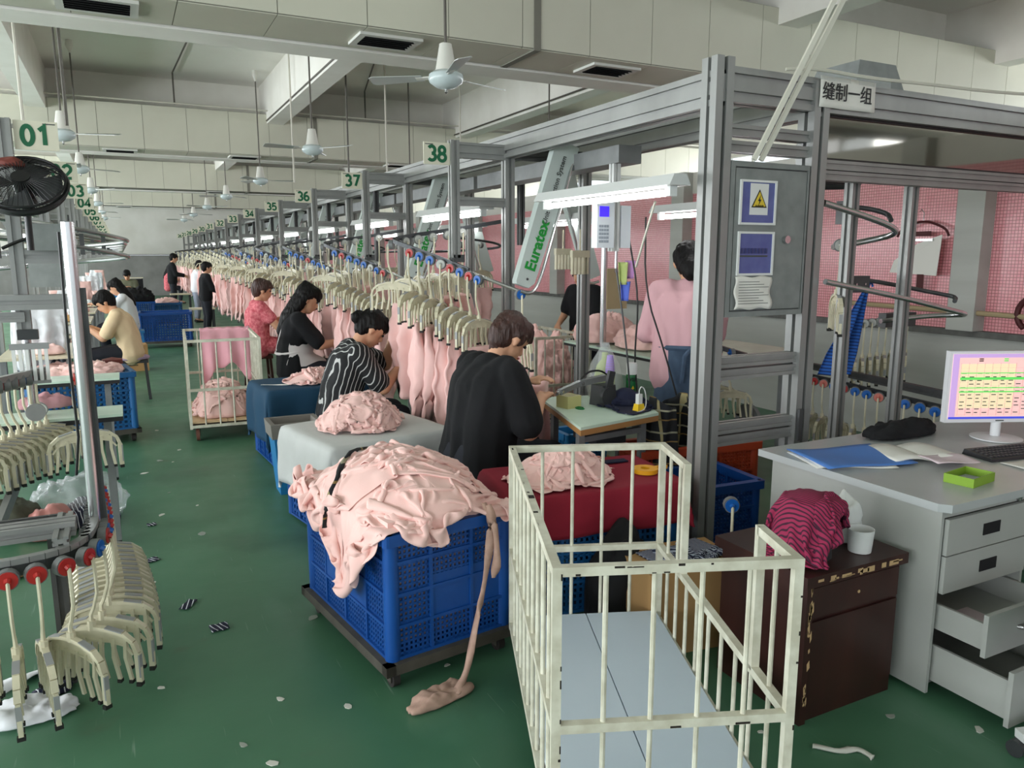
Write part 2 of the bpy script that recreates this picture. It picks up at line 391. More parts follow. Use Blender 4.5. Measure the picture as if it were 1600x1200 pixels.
# ------------------------------------------------------------------ the room shell
RX0, RX1, RY0, RY1, CZ = -7.0, 12.0, -5.2, 34.0, 4.4
PX = 6.0   # mosaic partition
struct(MB().add([(RX0 - .3, RY0 - .3, 0), (RX1 + .3, RY0 - .3, 0), (RX1 + .3, RY1 + .3, 0), (RX0 - .3, RY1 + .3, 0), (RX0 - .3, RY0 - .3, -.2), (RX1 + .3, RY0 - .3, -.2), (RX1 + .3, RY1 + .3, -.2), (RX0 - .3, RY1 + .3, -.2)],
    [(0, 1, 2, 3), (4, 7, 6, 5), (0, 4, 5, 1), (1, 5, 6, 2), (2, 6, 7, 3), (3, 7, 4, 0)]).build('floor', 'floor'), 'green painted workshop floor, scuffed and littered')
struct(MB().bb((RX0 - .3, RY0 - .3, CZ), (RX1 + .3, RY1 + .3, CZ + .2)).build('ceiling', 'ceiling'), 'white plastered concrete ceiling between the beams')
DY = [5.6 + 7.75 * k for k in range(-1, 4)]
for k, y in enumerate(DY):
    struct(MB().bb((RX0, y + .62, 3.2), (RX1, y + .95, CZ)).build('trim_%d' % (k + 1), 'beam_paint'), 'white concrete cross beam right behind the %s air duct' % ORD[k])
n = len(DY)
for k, x in enumerate((-4.2, -0.95, 2.4, 5.72, 9.0)):
    struct(MB().bb((x - .13, RY0, 3.72), (x + .13, RY1, CZ)).build('trim_%d' % (n + 1 + k), 'beam_paint'), 'white concrete beam running down the hall, %s from the left' % ORD[k])
# end wall
struct(MB().bb((RX0, RY1, 1.62), (RX1, RY1 + .2, CZ)).build('wall_back', 'wall'), 'cream end wall far down the aisle')
struct(MB().bb((RX0, RY1, 0), (RX1, RY1 + .2, 1.6)).build('wall_back_lower', 'wall_grey'), 'dull grey lower band of the far end wall')
# right hand partition: plastered dado, pink mosaic bays, open above
struct(MB().bb((PX, RY0, 0), (PX + .14, RY1, 0.98)).build('wall_partition', 'wall_low'), 'pale grey dado below the pink mosaic')
struct(MB().bb((PX - .08, RY0, .98), (PX + .14, RY1, 1.03)).build('trim_20', 'sill'), 'dark grey ledge between dado and pink mosaic')
struct(MB().bb((PX, RY0, 1.03), (PX + .14, RY1, 2.32)).build('wall_mosaic', 'pink_tile'), 'pink mosaic wall on the right side of the hall')
struct(MB().bb((PX - .01, RY0, 2.32), (PX + .16, RY1, 2.56)).build('trim_50', 'wall'), 'white band along the top of the pink mosaic')
PY = (-2.0, 1.2, 3.77, 7.3, 10.2, 13.2, 16.2, 19.2, 22.2, 25.2, 28.2, 31.2)
for k, y in enumerate(PY):
    struct(MB().bb((PX - .14, y - .11, 1.03), (PX + .14, y + .11, 2.56)).build('trim_%d' % (21 + k), 'wall_low'), 'pale pilaster between pink mosaic bays, %s from the camera end' % ORD[k])
struct(MB().bb((RX1, RY0, 0), (RX1 + .2, RY1, 2.7)).build('wall_right', 'wall'), 'white outer wall beyond the mosaic partition')
struct(MB().bb((RX1, RY0, 3.75), (RX1 + .2, RY1, CZ)).build('wall_right_upper', 'wall'), 'white strip above the high windows beyond the partition')
for k in range(12):
    y0 = RY0 + .3 + k * 3.2; y1 = y0 + 3.0
    w = thing('window_%d' % (k + 1), 'high aluminium window in the outer right wall, %s from the camera end' % ORD[k], 'window', (RX1 + .1, (y0 + y1) / 2, 2.7)); w['kind'] = 'structure'; del w['category']
    hw = (y1 - y0) / 2
    fr = MB()
    for a, b in (((-.03, -hw, 0), (.03, hw, .05)), ((-.03, -hw, 1.0), (.03, hw, 1.05)), ((-.1, hw, 0), (.1, hw + .2, 1.05))): fr.bb(a, b)
    for t in (-hw + .025, 0, hw - .025): fr.bb((-.03, t - .025, 0), (.03, t + .025, 1.05))
    fr.build('window_frame', 'vent_frame', w)
    for s in (-1, 1): MB().bb((-.004, s * hw / 2 - hw / 2 + .02, .04), (.004, s * hw / 2 + hw / 2 - .02, 1.0)).build('pane', 'glass', w)
# left and rear walls, outside the view; left gap left open for daylight
struct(MB().bb((RX0 - .2, RY0, 0), (RX0, RY1, .95)).build('wall_left', 'wall'), 'white wall below the unseen left hand opening')
struct(MB().bb((RX0 - .2, RY0, 3.25), (RX0, RY1, CZ)).build('wall_left_upper', 'wall'), 'white wall above the unseen left hand opening')
struct(MB().bb((RX0, RY0 - .2, 0), (RX1, RY0, .95)).build('wall_front', 'wall'), 'white wall below the windows behind the viewer')
struct(MB().bb((RX0, RY0 - .2, 3.15), (RX1, RY0, CZ)).build('wall_front_upper', 'wall'), 'white wall above the windows behind the viewer')

# ------------------------------------------------------------------ air ducts
pw = 0.62
panel_front = MB().bb((-pw / 2 + .003, -.006, .004), (pw / 2 - .003, .002, .646)).mesh('panel', 'duct')
panel_under = MB().bb((-pw / 2 + .003, .006, -.006), (pw / 2 - .003, .58, .002)).mesh('panel', 'duct')
for k, y in enumerate(DY):
    d = thing('air_duct', 'pale panelled air duct across the hall, %s' % ['behind the viewer', 'nearest the camera overhead', 'second from the camera', 'third from the camera', 'last before the end wall'][k], 'air duct', (0, y, 3.22), group='cross ducts')
    MB().bb((RX0, 0, 0), (RX1, .6, .65)).build('duct_body', 'duct_seam', d)
    j = 0; x = RX0 + pw / 2
    if k == 0: continue
    while x < RX1:
        link('panel', panel_front, d, loc=(x, 0, 0))
        if k < 3: link('panel', panel_under, d, loc=(x, 0, 0))
        x += pw
    for xs in (-2.4, 3.05):
        MB().bb((xs - .03, -.014, -.014), (xs + .03, .6, .66)).build('flange', 'duct_seam', d)
vent_x = {1: (-.02, 1.9, 3.9), 2: (.1, 1.93, 4.59), 3: (-.6, 2.3), 4: (0.2,)}
for k, xs in vent_x.items():
    for j, x in enumerate(xs):
        v = thing('air_vent', 'square ceiling air vent, %s from the left under the %s duct' % (ORD[j], ['', 'nearest', 'second', 'third', 'farthest'][k]), 'vent', (x, DY[k] + .28, 3.21), group='duct vents')
        f = MB()
        for a, b in (((-.24, -.17), (.24, -.12)), ((-.24, .12), (.24, .17)), ((-.24, -.12), (-.19, .12)), ((.19, -.12), (.24, .12))):
            f.bb((a[0], a[1], -.016), (b[0], b[1], .004))
        f.build('vent_frame', 'vent_frame', v)
        MB().bb((-.19, -.12, -.012), (.19, .12, -.006)).build('vent_opening', 'vent_dark', v)
        for q in range(5):
            yy = -.1 + q * .05
            MB().box((0, yy, -.018), (.38, .022, .003), rot=Matrix.Rotation(.6, 3, 'X')).build('louvre', 'vent_dark', v)

# conduits on the ceiling
def conduit(pts, label, r=.012, m='rod'):
    tag(MB().tube(pts, r, 6).build('conduit', m), label, 'conduit', 'ceiling conduits')
conduit([(.9, 13.28, 3.9), (.9, 13.28, 4.36), (1.0, 10.5, 4.37), (1.8, 6.7, 4.37)], 'thin dark conduit crossing the ceiling bay left of centre')
conduit([(3.9, 13.28, 3.9), (3.9, 13.28, 4.36), (3.2, 10.0, 4.37), (3.3, 6.7, 4.37)], 'thin dark conduit crossing the ceiling bay above sign 38')
conduit([(2.26, 6.6, 3.76), (2.26, 13.3, 3.76)], 'conduit clipped along the beam above the right row')
conduit([(5.55, 6.6, 3.76), (5.55, 13.3, 3.76)], 'conduit clipped along the beam nearest the mosaic wall')
conduit([(-6.9, 13.2, 3.9), (11.9, 13.2, 3.9)], 'long white conduit along the top of the second duct', .012, 'rod_white')
conduit([(-6.9, 33.9, 1.62), (11.9, 33.9, 1.62)], 'thin dark line of conduit along the far end wall', .015)
for k, (x, y) in enumerate(((-.62, 7.4), (-.3, 7.0), (2.2, 11.0), (2.75, 10.2), (3.4, 10.6), (4.3, 12.2), (4.9, 11.5), (5.2, 9.2))):
    conduit([(x, y, 2.6), (x, y, CZ - .01)], ['thin drop rod hanging above the left row, nearer', 'thin drop rod hanging above sign zero-one', 'thin drop rod behind sign 37', 'thin drop rod above the frame right of sign 38',
        'pale drop rod above the long frame', 'dark drop rod in front of the second beam', 'drop rod before the high windows', 'drop rod nearest the big grey post'][k], .012, 'rod' if k % 2 else 'rod_white')

# ------------------------------------------------------------------ ceiling fans
def make_fan():
    f = thing('ceiling_fan', '', 'ceiling fan')
    MB().cyl((0, 0, .2), (0, 0, 1.66), .012, 8).build('rod', 'rod', f)
    MB().lathe([(.0, 1.66), (.05, 1.66), (.06, 1.6), (.02, 1.52), (.014, 1.5)], 14).build('ceiling_cup', 'fan_white', f, True)
    MB().lathe([(.014, .24), (.05, .235), (.058, .2), (.085, .075), (.085, .06), (0, .06)], 18).build('motor_cover', 'fan_white', f, True)
    MB().lathe([(0, .065), (.1, .065), (.138, .045), (.145, .02), (.135, -.005), (.08, -.035), (.02, -.045), (0, -.045)], 24).build('motor_housing', 'fan_blue', f, True)
    MB().lathe([(0, -.04), (.012, -.045), (.014, -.065), (0, -.075)], 10).build('finial', 'steel_tube', f, True)
    for k in range(3):
        a = 2 * PI * k / 3
        m = Matrix.Rotation(a, 3, 'Z') @ Matrix.Rotation(.2, 3, 'X')
        b = MB(); sec = [(.2, -.045), (.2, .045), (.62, .07), (.66, .05), (.66, -.05), (.62, -.07)]
        vs = [m @ Vector((x, y, z)) + Vector((0, 0, .03)) for z in (-.002, .002) for x, y in sec]
        b.add(vs, [(0, 1, 2, 3, 4, 5)[::-1], (6, 7, 8, 9, 10, 11)] + [(i, (i + 1) % 6, 6 + (i + 1) % 6, 6 + i) for i in range(6)])
        bl = b.build('blade', 'blade_grey', f)
        mb2 = MB().add([m @ Vector(p) + Vector((0, 0, .03)) for p in ((.1, -.02, -.004), (.1, .02, -.004), (.26, .02, -.004), (.26, -.02, -.004), (.1, -.02, .004), (.1, .02, .004), (.26, .02, .004), (.26, -.02, .004))],
                       [(0, 1, 2, 3), (4, 7, 6, 5), (0, 4, 5, 1), (1, 5, 6, 2), (2, 6, 7, 3), (3, 7, 4, 0)])
        mb2.build('blade_bracket', 'fan_white', f)
    return f
fan0 = make_fan(); fi = 0
FANS = [(1.99, 4.9, 2.74, 'nearest the camera, overhead'), (1.96, 8.74, 2.74, 'second along the right row'), (2.03, 12.75, 2.74, 'third along the right row'),
        (1.95, 16.45, 2.74, 'fourth along the right row'), (1.94, 20.2, 2.74, 'fifth along the right row'), (1.94, 24.2, 2.74, 'sixth along the right row'), (1.94, 28, 2.74, 'seventh along the right row'),
        (-.42, 8.76, 2.74, 'right beside sign zero-one'), (-.41, 12.1, 2.74, 'right beside sign zero-two'), (-.40, 15.9, 2.74, 'third along the left row'), (-.4, 19.9, 2.74, 'fourth along the left row'), (-.4, 23.8, 2.74, 'fifth along the left row'), (-.4, 27.8, 2.74, 'sixth along the left row')]
for k, (x, y, z, w) in enumerate(FANS):
    o = fan0 if k == 0 else copy_tree(fan0)
    o.location = (x, y, z); o.rotation_euler[2] = .35 + k * .8; o.scale = (.8, .8, 1)
    o['label'] = 'white ceiling fan on a thin rod, ' + w; o['group'] = 'ceiling fans'

def words(n):
    ones = 'zero one two three four five six seven eight nine ten eleven twelve thirteen fourteen fifteen sixteen seventeen eighteen nineteen'.split()
    return ones[n] if n < 20 else ['', '', 'twenty', 'thirty'][n // 10] + ('-' + ones[n % 10] if n % 10 else '')

# ------------------------------------------------------------------ hangers and hanging garments
def hanger_meshes():
    H = {}
    H['wheel'] = MB().cyl((-.014, 0, 0), (.014, 0, 0), .034, 16).mesh('wheel', 'wheel_rim', True)
    for c in ('red', 'blue', 'white', 'pale_red'):
        b = MB().cyl((-.019, 0, 0), (-.0135, 0, 0), .0295, 16); b.tube([(-.018, 0, .002), (-.03, 0, -.004)], [.012, .009], 8)
        H[c] = b.mesh('wheel_cap', 'wheel_' + c, True)
    H['stem'] = MB().tube([(-.026, 0, 0), (-.03, 0, -.06), (-.03, 0, -.13), (-.012, 0, -.19), (0, 0, -.215), (0, 0, -.25)], [.0065, .0065, .0065, .0065, .0075, .0085], 6).mesh('stem', 'hanger_cream', True)
    b = MB()
    b.cyl((0, 0, -.235), (0, 0, -.27), .014, 8)
    for s in (-1, 1):
        top = [(0, -.262), (s * .06, -.268), (s * .11, -.282), (s * .145, -.312), (s * .158, -.35), (s * .16, -.46)]
        for p, q in zip(top, top[1:]): b.bar((p[0], 0, p[1]), (q[0], 0, q[1]), .02, .014)
        low = [(0, -.31), (s * .06, -.312), (s * .115, -.326), (s * .142, -.36)]
        for p, q in zip(low, low[1:]): b.bar((p[0], 0, p[1]), (q[0], 0, q[1]), .008, .008)
        for x in (.03, .075, .118):
            b.bar((s * x, 0, -.30), (s * x, .006, -.37), .012, .012); b.bar((s * x, .006, -.37), (s * (x + .012), 0, -.455), .012, .01)
    # flat web between the two bars of the arch
    web = [(-.11, -.284), (-.06, -.27), (0, -.264), (.06, -.27), (.11, -.284), (.115, -.325), (.06, -.311), (0, -.309), (-.06, -.311), (-.115, -.325)]
    n = len(web); b.add([(x, -.002, z) for x, z in web] + [(x, .002, z) for x, z in web], [tuple(range(n)), tuple(range(n, 2 * n))[::-1]] + [(i, (i + 1) % n, n + (i + 1) % n, n + i) for i in range(n)])
    H['body'] = b.mesh('clamp_body', 'hanger_cream')
    b = MB()
    for s in (-1, 1):
        b.box((s * .16, 0, -.468), (.018, .024, .014))
        for x in (.087, .13): b.box((s * x, 0, -.46), (.014, .018, .012))
    H['pads'] = b.mesh('clip_pads', 'pad_black')
    b = MB()
    for s in (-1, 1): b.box((s * .166, 0, -.40), (.006, .017, .085)); b.bar((s * .05, 0, -.26), (s * .11, 0, -.276), .022, .004)
    H['insert'] = b.mesh('grip_strip', 'hanger_grey')
    # one joined mesh for hangers only a few pixels tall
    f = MB(); f.cyl((-.016, 0, 0), (.014, 0, 0), .034, 8); f.bar((-.02, 0, 0), (0, 0, -.25), .013, .013)
    for s in (-1, 1):
        for p, q in (((0, -.262), (s * .11, -.282)), ((s * .11, -.282), (s * .16, -.35)), ((s * .16, -.35), (s * .16, -.46)), ((s * .06, -.27), (s * .07, -.45))): f.bar((p[0], 0, p[1]), (q[0], 0, q[1]), .018, .014)
    H['far'] = f.mesh('far_hanger', 'hanger_cream')
    return H
HM = hanger_meshes()
def make_hanger(cap):
    h = thing('rail_hanger', '', 'hanger')
    w = link('wheel', HM['wheel'], h); link('wheel_cap', HM[cap], w)
    link('stem', HM['stem'], h)
    b = link('clamp_body', HM['body'], h)
    link('clip_pads', HM['pads'], b)['kind'] = 'stuff'; link('grip_strip', HM['insert'], b)['kind'] = 'stuff'
    return h
PROTO = {}
def hang(p, ang, cap, label, group, far=False):
    if far:
        o = link('rail_hanger', HM['far'])
        tag(o, label, 'hanger', group)
    elif cap not in PROTO: o = PROTO[cap] = make_hanger(cap)
    else: o = copy_tree(PROTO[cap])
    o.location = p; o.rotation_euler = (0, 0, ang)
    o['label'] = label; o['group'] = group; o['category'] = 'hanger'
    return o

def garment_mesh(seed, L=.62, m='pink_hang', nu=56, nv=30):
    rnd = random.Random(seed); ph = [rnd.uniform(0, 6.28) for _ in range(6)]; k1 = rnd.choice((3, 4, 5)); k2 = rnd.choice((6, 7, 8))
    flare = rnd.uniform(.85, 1.1); sk = rnd.uniform(-.03, .03)
    def fn(u, v):
        a = 2 * PI * u
        hw = .145 * (1 + .12 * math.sin(v * 3 + ph[0])) * (1 + (flare - 1) * v); ht = .022 + .03 * min(1, v * 2.5)
        wob = .35 * math.sin(k1 * a + ph[1] + v * 1.2) * min(1, .25 + v * 1.6) + .3 * math.sin(k2 * a + ph[2] - v * 2.0) * min(1, .15 + v * 2)
        x = hw * math.copysign(abs(math.cos(a)) ** .8, math.cos(a)) * (1 + .08 * wob) + sk * v
        y = ht * math.sin(a) * (1 + .9 * wob) + .02 * math.sin(x * 40 + ph[3] + v * 2) * min(1, v * 2 + .2)
        g = NZ.noise(Vector((x * 9 + seed, v * 5, 3 if y > 0 else 9)))
        w2 = (1 - abs(g) * 2.4) * min(1, v * 3)
        n2 = NZ.noise(Vector((x * 16, v * 9 + seed, 1 if y > 0 else 7)))
        y += (.016 * w2 + .012 * n2) * (1 if y > 0 else -1) + .02 * NZ.noise(Vector((x * 4, v * 6, seed))) * v
        z = -.44 - L * v - (.06 * math.sin(a * 2 + ph[4]) + .08 * math.sin(3 * a + ph[5])) * v * v
        return (x, y, z)
    b = MB(); b.grid(fn, nu, nv, wrap=True)
    n0 = len(b.v); b.f.append(tuple(range(nu))[::-1]); b.f.append(tuple(range(nv * nu, nv * nu + nu)))
    return b.mesh('hanging_garment', m, 'all')
GARM = [garment_mesh(s, L=.55 + .035 * (s % 4)) for s in range(7)]
GARM_W = garment_mesh(31, .5, 'shirt_white'); GARM_P = garment_mesh(33, .62, 'pink')
def garment(p, ang, k, label, group, me=None):
    o = link('hanging_garment', me or GARM[k % 7]); o.location = p; o.rotation_euler = (0, 0, ang)
    return tag(o, label, 'garment', group)

def path_points(pts, spacing, start=0.0, end=None):
    pts = [Vector(p) for p in pts]; out = []; d = start; acc = 0.0
    tot = sum((b - a).length for a, b in zip(pts, pts[1:])); end = tot if end is None else end
    for a, b in zip(pts, pts[1:]):
        L = (b - a).length
        while d <= acc + L + 1e-9 and d <= end:
            t = (d - acc) / L; out.append((a.lerp(b, t), (b - a).normalized())); d += spacing
        acc += L
    return out
def smooth_path(pts, it=2):
    pts = [Vector(p) for p in pts]
    for _ in range(it):
        q = [pts[0]]
        for a, b in zip(pts, pts[1:]): q += [a.lerp(b, .25), a.lerp(b, .75)]
        q.append(pts[-1]); pts = q
    return pts

# ------------------------------------------------------------------ conveyor lines
Y0R, DR, Y0L, DL = 4.81, 2.07, 4.6, 1.87
NR, NL = 13, 14
# long aluminium frame of the right hand line
fr = thing('conveyor_frame', 'long slotted aluminium conveyor frame of the right hand line', 'frame')
YE = Y0R + DR * (NR - 1) + .6
for x in (2.40, 3.02): MB().ext((x, 2.70, 2.34), (x, YE, 2.34), .08, .15).build('long_beam', 'alu', fr)
MB().ext((2.40, 2.74, 0), (2.40, 2.74, 2.47), .10, .10).build('corner_post', 'alu', fr)
MB().ext((3.0, 2.74, 0), (3.0, 2.74, 2.42), .10, .10).build('corner_post', 'alu', fr)
MB().ext((2.45, 2.74, 2.36), (6.0, 2.74, 2.36), .08, .15).build('end_beam', 'alu', fr)
for z in (2.17, 2.10): MB().ext((2.45, 2.74, z), (2.95, 2.74, z), .06, .05).build('end_rail', 'alu', fr)
for z in (1.12, 1.06, .80, .74): MB().ext((2.45, 2.74, z), (2.95, 2.74, z), .06, .05).build('end_rail', 'alu', fr)
MB().bb((2.955, 2.67, .70), (2.98, 2.685, .86)).build('angle_plate', 'alu_dark', fr)
for z in (2.05, 2.0): MB().ext((3.05, 2.74, z), (6.0, 2.74, z), .06, .045).build('window_rail', 'alu', fr)
for x, y in ((3.42, 2.84), (3.86, 2.82)): MB().ext((x, y, 0), (x, y, 2.0), .055, .055).build('inner_post', 'alu', fr)
MB().ext((5.2, 2.74, 0), (5.2, 2.74, 2.3), .08, .08).build('inner_post', 'alu', fr)
for k in range(NR):
    y = Y0R + DR * k
    if k: pass
    MB().ext((2.40, y, 0), (2.40, y, 2.28), .07, .07).build('post', 'alu', fr)
    MB().ext((3.02, y, 0), (3.02, y, 2.28), .07, .07).build('post', 'alu', fr)
    MB().ext((2.0, y, 1.60), (2.0, y, 2.36), .06, .06).build('drop_post', 'alu', fr)
    MB().ext((2.03, y, 2.30), (2.37, y, 2.30), .05, .10).build('outrigger', 'alu', fr)
    MB().ext((2.03, y, 1.97), (2.37, y, 1.97), .05, .06).build('outrigger', 'alu', fr)
    MB().ext((2.44, y, 2.30), (2.98, y, 2.30), .05, .08).build('cross_bar', 'alu_dark', fr)
    MB().ext((2.40, y + 1.0, 1.55), (2.40, y + 1.0, 2.28), .05, .05).build('hanger_strut', 'alu_dark', fr)
    MB().ext((3.02, y + 1.0, 1.7), (3.02, y + 1.0, 2.28), .05, .05).build('hanger_strut', 'alu_dark', fr)
    if k < 8:
        MB().bar((2.70, y - 1.0, 2.20), (2.70, y + 1.0, 2.20), .16, .10).build('chain_cover', 'grey_steel', fr)
# left hand line
fl = thing('conveyor_frame', 'long slotted aluminium conveyor frame of the left hand line', 'frame')
YEL = Y0L + DL * (NL - 1) + .6
for x in (-1.06, -1.6): MB().ext((x, 4.3, 2.22), (x, YEL, 2.22), .08, .13).build('long_beam', 'alu', fl)
for k in range(NL):
    y = Y0L + DL * k
    MB().ext((-.47, y, 1.2 if k == 0 else 1.55), (-.47, y, 2.28), .062, .062).build('drop_post', 'alu', fl)
    MB().ext((-1.06, y, 0), (-1.06, y, 2.16), .07, .07).build('post', 'alu', fl)
    MB().ext((-1.03, y, 2.2), (-.5, y, 2.2), .05, .10).build('outrigger', 'alu', fl)
    MB().ext((-1.03, y, 1.85), (-.5, y, 1.85), .05, .06).build('outrigger', 'alu', fl)
    MB().ext((-.62, y + .5, 1.6), (-.62, y + .5, 2.2), .045, .045).build('hanger_strut', 'alu_dark', fl)
MB().ext((-.60, 4.52, 1.385), (-.19, 4.52, 1.385), .06, .075).build('work_bar', 'alu', fl)
MB().ext((-.72, 4.56, 1.31), (-.46, 4.56, 1.31), .05, .05).build('work_bar', 'alu', fl)
MB().ext((-.44, 4.6, 1.61), (-.22, 4.6, 1.61), .05, .07).build('work_bar', 'alu', fl)
MB().cyl((-.47, 4.6, .82), (-.47, 4.6, 1.22), .022, 12).build('support_tube', 'steel_tube', fl, True)


def arc(cx, cz, rx, rz, a0, a1, n=12): return [(cx + rx * math.cos(R(a0 + (a1 - a0) * i / n)), cz + rz * math.sin(R(a0 + (a1 - a0) * i / n))) for i in range(n + 1)]
GLYPH = {'0': [arc(.3, .5, .22, .42, 0, 360, 22)], '1': [[(.12, .74), (.34, .92), (.34, .08)]], '2': [arc(.3, .68, .22, .24, 165, -40, 12) + [(.08, .08), (.54, .08)]],
         '3': [arc(.28, .70, .21, .22, 150, -90, 12), arc(.28, .29, .24, .21, 90, -150, 12)], '4': [[(.42, .08), (.42, .92), (.06, .32), (.58, .32)]],
         '5': [[(.52, .92), (.14, .92), (.10, .52)] + arc(.29, .34, .23, .26, 130, -150, 14)], '6': [arc(.30, .32, .22, .24, 0, 360, 18), [(.085, .36)] + arc(.36, .52, .28, .40, 180, 75, 8)],
         '7': [[(.06, .92), (.54, .92), (.24, .08)]], '8': [arc(.3, .71, .19, .21, 0, 360, 18), arc(.3, .28, .23, .22, 0, 360, 18)], '9': [arc(.30, .68, .22, .24, 0, 360, 18), [(.515, .64)] + arc(.24, .48, .28, .40, 0, -105, 8)]}
def digit_mesh(txt, h, w, y0, y1):
    b = MB(); adv = h * .66; x0 = -adv * len(txt) / 2
    for i, c in enumerate(txt):
        for sk, poly in enumerate(GLYPH[c]):
            pts = [(x0 + adv * i + p[0] * h, (p[1] - .5) * h) for p in poly]; n = len(pts)
            closed = math.hypot(pts[0][0] - pts[-1][0], pts[0][1] - pts[-1][1]) < 1e-6
            if closed: pts = pts[:-1]; n -= 1
            L = []; Rr = []
            for k in range(n):
                pa = pts[k - 1] if (k or closed) else pts[k]; pb = pts[(k + 1) % n] if (k < n - 1 or closed) else pts[k]; p = pts[k]
                def nrm(u, v):
                    dx, dz = v[0] - u[0], v[1] - u[1]; q = math.hypot(dx, dz); return (-dz / q, dx / q) if q > 1e-9 else None
                n1 = nrm(pa, p); n2 = nrm(p, pb); n1 = n1 or n2; n2 = n2 or n1
                mx, mz = n1[0] + n2[0], n1[1] + n2[1]; q = math.hypot(mx, mz) or 1; mx /= q; mz /= q
                sc = min(2.0, 1 / max(.3, mx * n1[0] + mz * n1[1])) * w / 2
                L.append((p[0] + mx * sc, p[1] + mz * sc)); Rr.append((p[0] - mx * sc, p[1] - mz * sc))
            ya = y0 - .0004 * sk
            base = [(x, ya, z) for x, z in L] + [(x, ya, z) for x, z in Rr] + [(x, y1, z) for x, z in L] + [(x, y1, z) for x, z in Rr]
            fs = []
            for k in range(n if closed else n - 1):
                m = (k + 1) % n
                fs += [(k, m, n + m, n + k), (2 * n + k, 3 * n + k, 3 * n + m, 2 * n + m), (k, 2 * n + k, 2 * n + m, m), (n + k, n + m, 3 * n + m, 3 * n + k)]
            if not closed: fs += [(0, n, 3 * n, 2 * n), (n - 1, 3 * n - 1, 4 * n - 1, 2 * n - 1)]
            b.add(base, fs)
    return b
# number signs
def number_sign(txt, x, y, z, side, label):
    s = thing('number_sign', label, 'sign', (x, y, z), group='station numbers')
    MB().bb((-.095, -.004, -.07), (.095, .004, .07)).build('plate', 'sign_white', s)
    digit_mesh(txt, .105, .021, -.0062, -.0035).build('digits', 'sign_green', s)
    MB().bb((-.085 if side > 0 else .03, -.006, .055), (-.03 if side > 0 else .085, -.003, .060)).build('small_print', 'text_grey', s)
    return s
for k in range(NR):
    number_sign(str(38 - k), 1.885, Y0R + DR * k, 2.27, 1, 'white sign with green number %s (%d), right row' % (words(38 - k), 38 - k))
for k in range(NL):
    number_sign('%02d' % (k + 1), -.335, Y0L + DL * k, 2.205, -1, 'white sign with green number zero-%s, left row' % words(k + 1) if k < 9 else 'white sign with green number %s, left row' % words(k + 1))

# fluorescent lamps along both lines
def make_lamp():
    l = thing('fluorescent_lamp', '', 'lamp')
    b = MB(); b.sweep([(-.06, 0), (.06, 0), (.035, .05), (-.035, .05)], (0, -.64, 0), (0, .64, 0)); b.build('lamp_housing', 'lamp_body', l)
    MB().tube([(0, -.58, -.028), (0, .58, -.028)], .0155, 10).build('tube', 'tube_light', l, True)
    for s in (-1, 1): MB().bb((-.02, s * .58 - .014, -.046), (.02, s * .58 + .014, .002)).build('tube_holder', 'cap_white', l)
    return l
lamp0 = make_lamp(); first = True
LPOS = [(2.27, 3.45 + DR * k, 1.93, 'right line, %s lamp from the control cabinet' % ORD[k]) for k in range(NR)] + \
       [(3.3, 3.7 + DR * k, 1.90, 'far side of the right line, %s lamp' % ORD[k]) for k in range(9)] + \
       [(-.72, 5.4 + DL * k, 1.78, 'left line, %s lamp from the camera' % ORD[k]) for k in range(NL)]
for x, y, z, w in LPOS:
    o = lamp0 if first else copy_tree(lamp0); first = False
    o.location = (x, y, z); o['label'] = 'white fluorescent lamp over the ' + w; o['group'] = 'fluorescent lamps'

# lift arms (slanted covers) and station rails
def make_arm(full=True):
    a = thing('lift_arm', '', 'conveyor arm')
    d = Vector((.30, 0, .87)).normalized(); s = Vector((d.z, 0, -d.x))
    def P(t, w, y): p = Vector((.02, 0, .03)) + d * t + s * w; return (p.x, y, p.z)
    pl = [(-.0, -.062), (.02, -.07), (.95, -.085), (.95, .085), (.04, .06), (.0, .03)]
    b = MB(); n = len(pl)
    b.add([P(t, w, -.03) for t, w in pl] + [P(t, w, .03) for t, w in pl], [tuple(range(n)), tuple(range(n, 2 * n))[::-1]] + [(i, (i + 1) % n, n + (i + 1) % n, n + i) for i in range(n)])
    b.build('arm_cover', 'arm_panel', a)
    if full:
        ang = math.atan2(d.z, d.x)
        for txt, t, sz, m, bo in (('Euratex', .27, .105, 'text_green', .003), ('Unit Production System', .64, .046, 'text_grey', .0005)):
            p = P(t, .0, -.034); put_text('lettering', txt, sz, m, a, p, (R(90), -ang, 0), bold=bo)
        p = P(.05, 0.0, -.031); MB().cyl(p, (p[0], p[1] - .004, p[2]), .008, 10).build('bolt', 'alu_dark', a)
    tp = smooth_path([(-.02, -.04, .0), (.06, -.04, -.02), (.12, -.04, .05), (.20, -.04, .30), (.33, -.04, .72), (.40, 0, .88)])
    MB().tube(tp, .011, 8).build('return_tube', 'steel_tube', a, True)
    return a
armF = make_arm(True); armS = make_arm(False)
NEAR = [(.25, -.47, 1.39), (.1, -.14, 1.485), (0, 0, 1.545), (-.17, .14, 1.625), (-.29, .30, 1.685), (-.30, .42, 1.71), (-.16, .52, 1.74), (.2, .5, 1.79), (.6, .42, 1.86)]
random.seed(5)
nm = ['pulled forward', 'hanging straight']
usedF = usedS = False
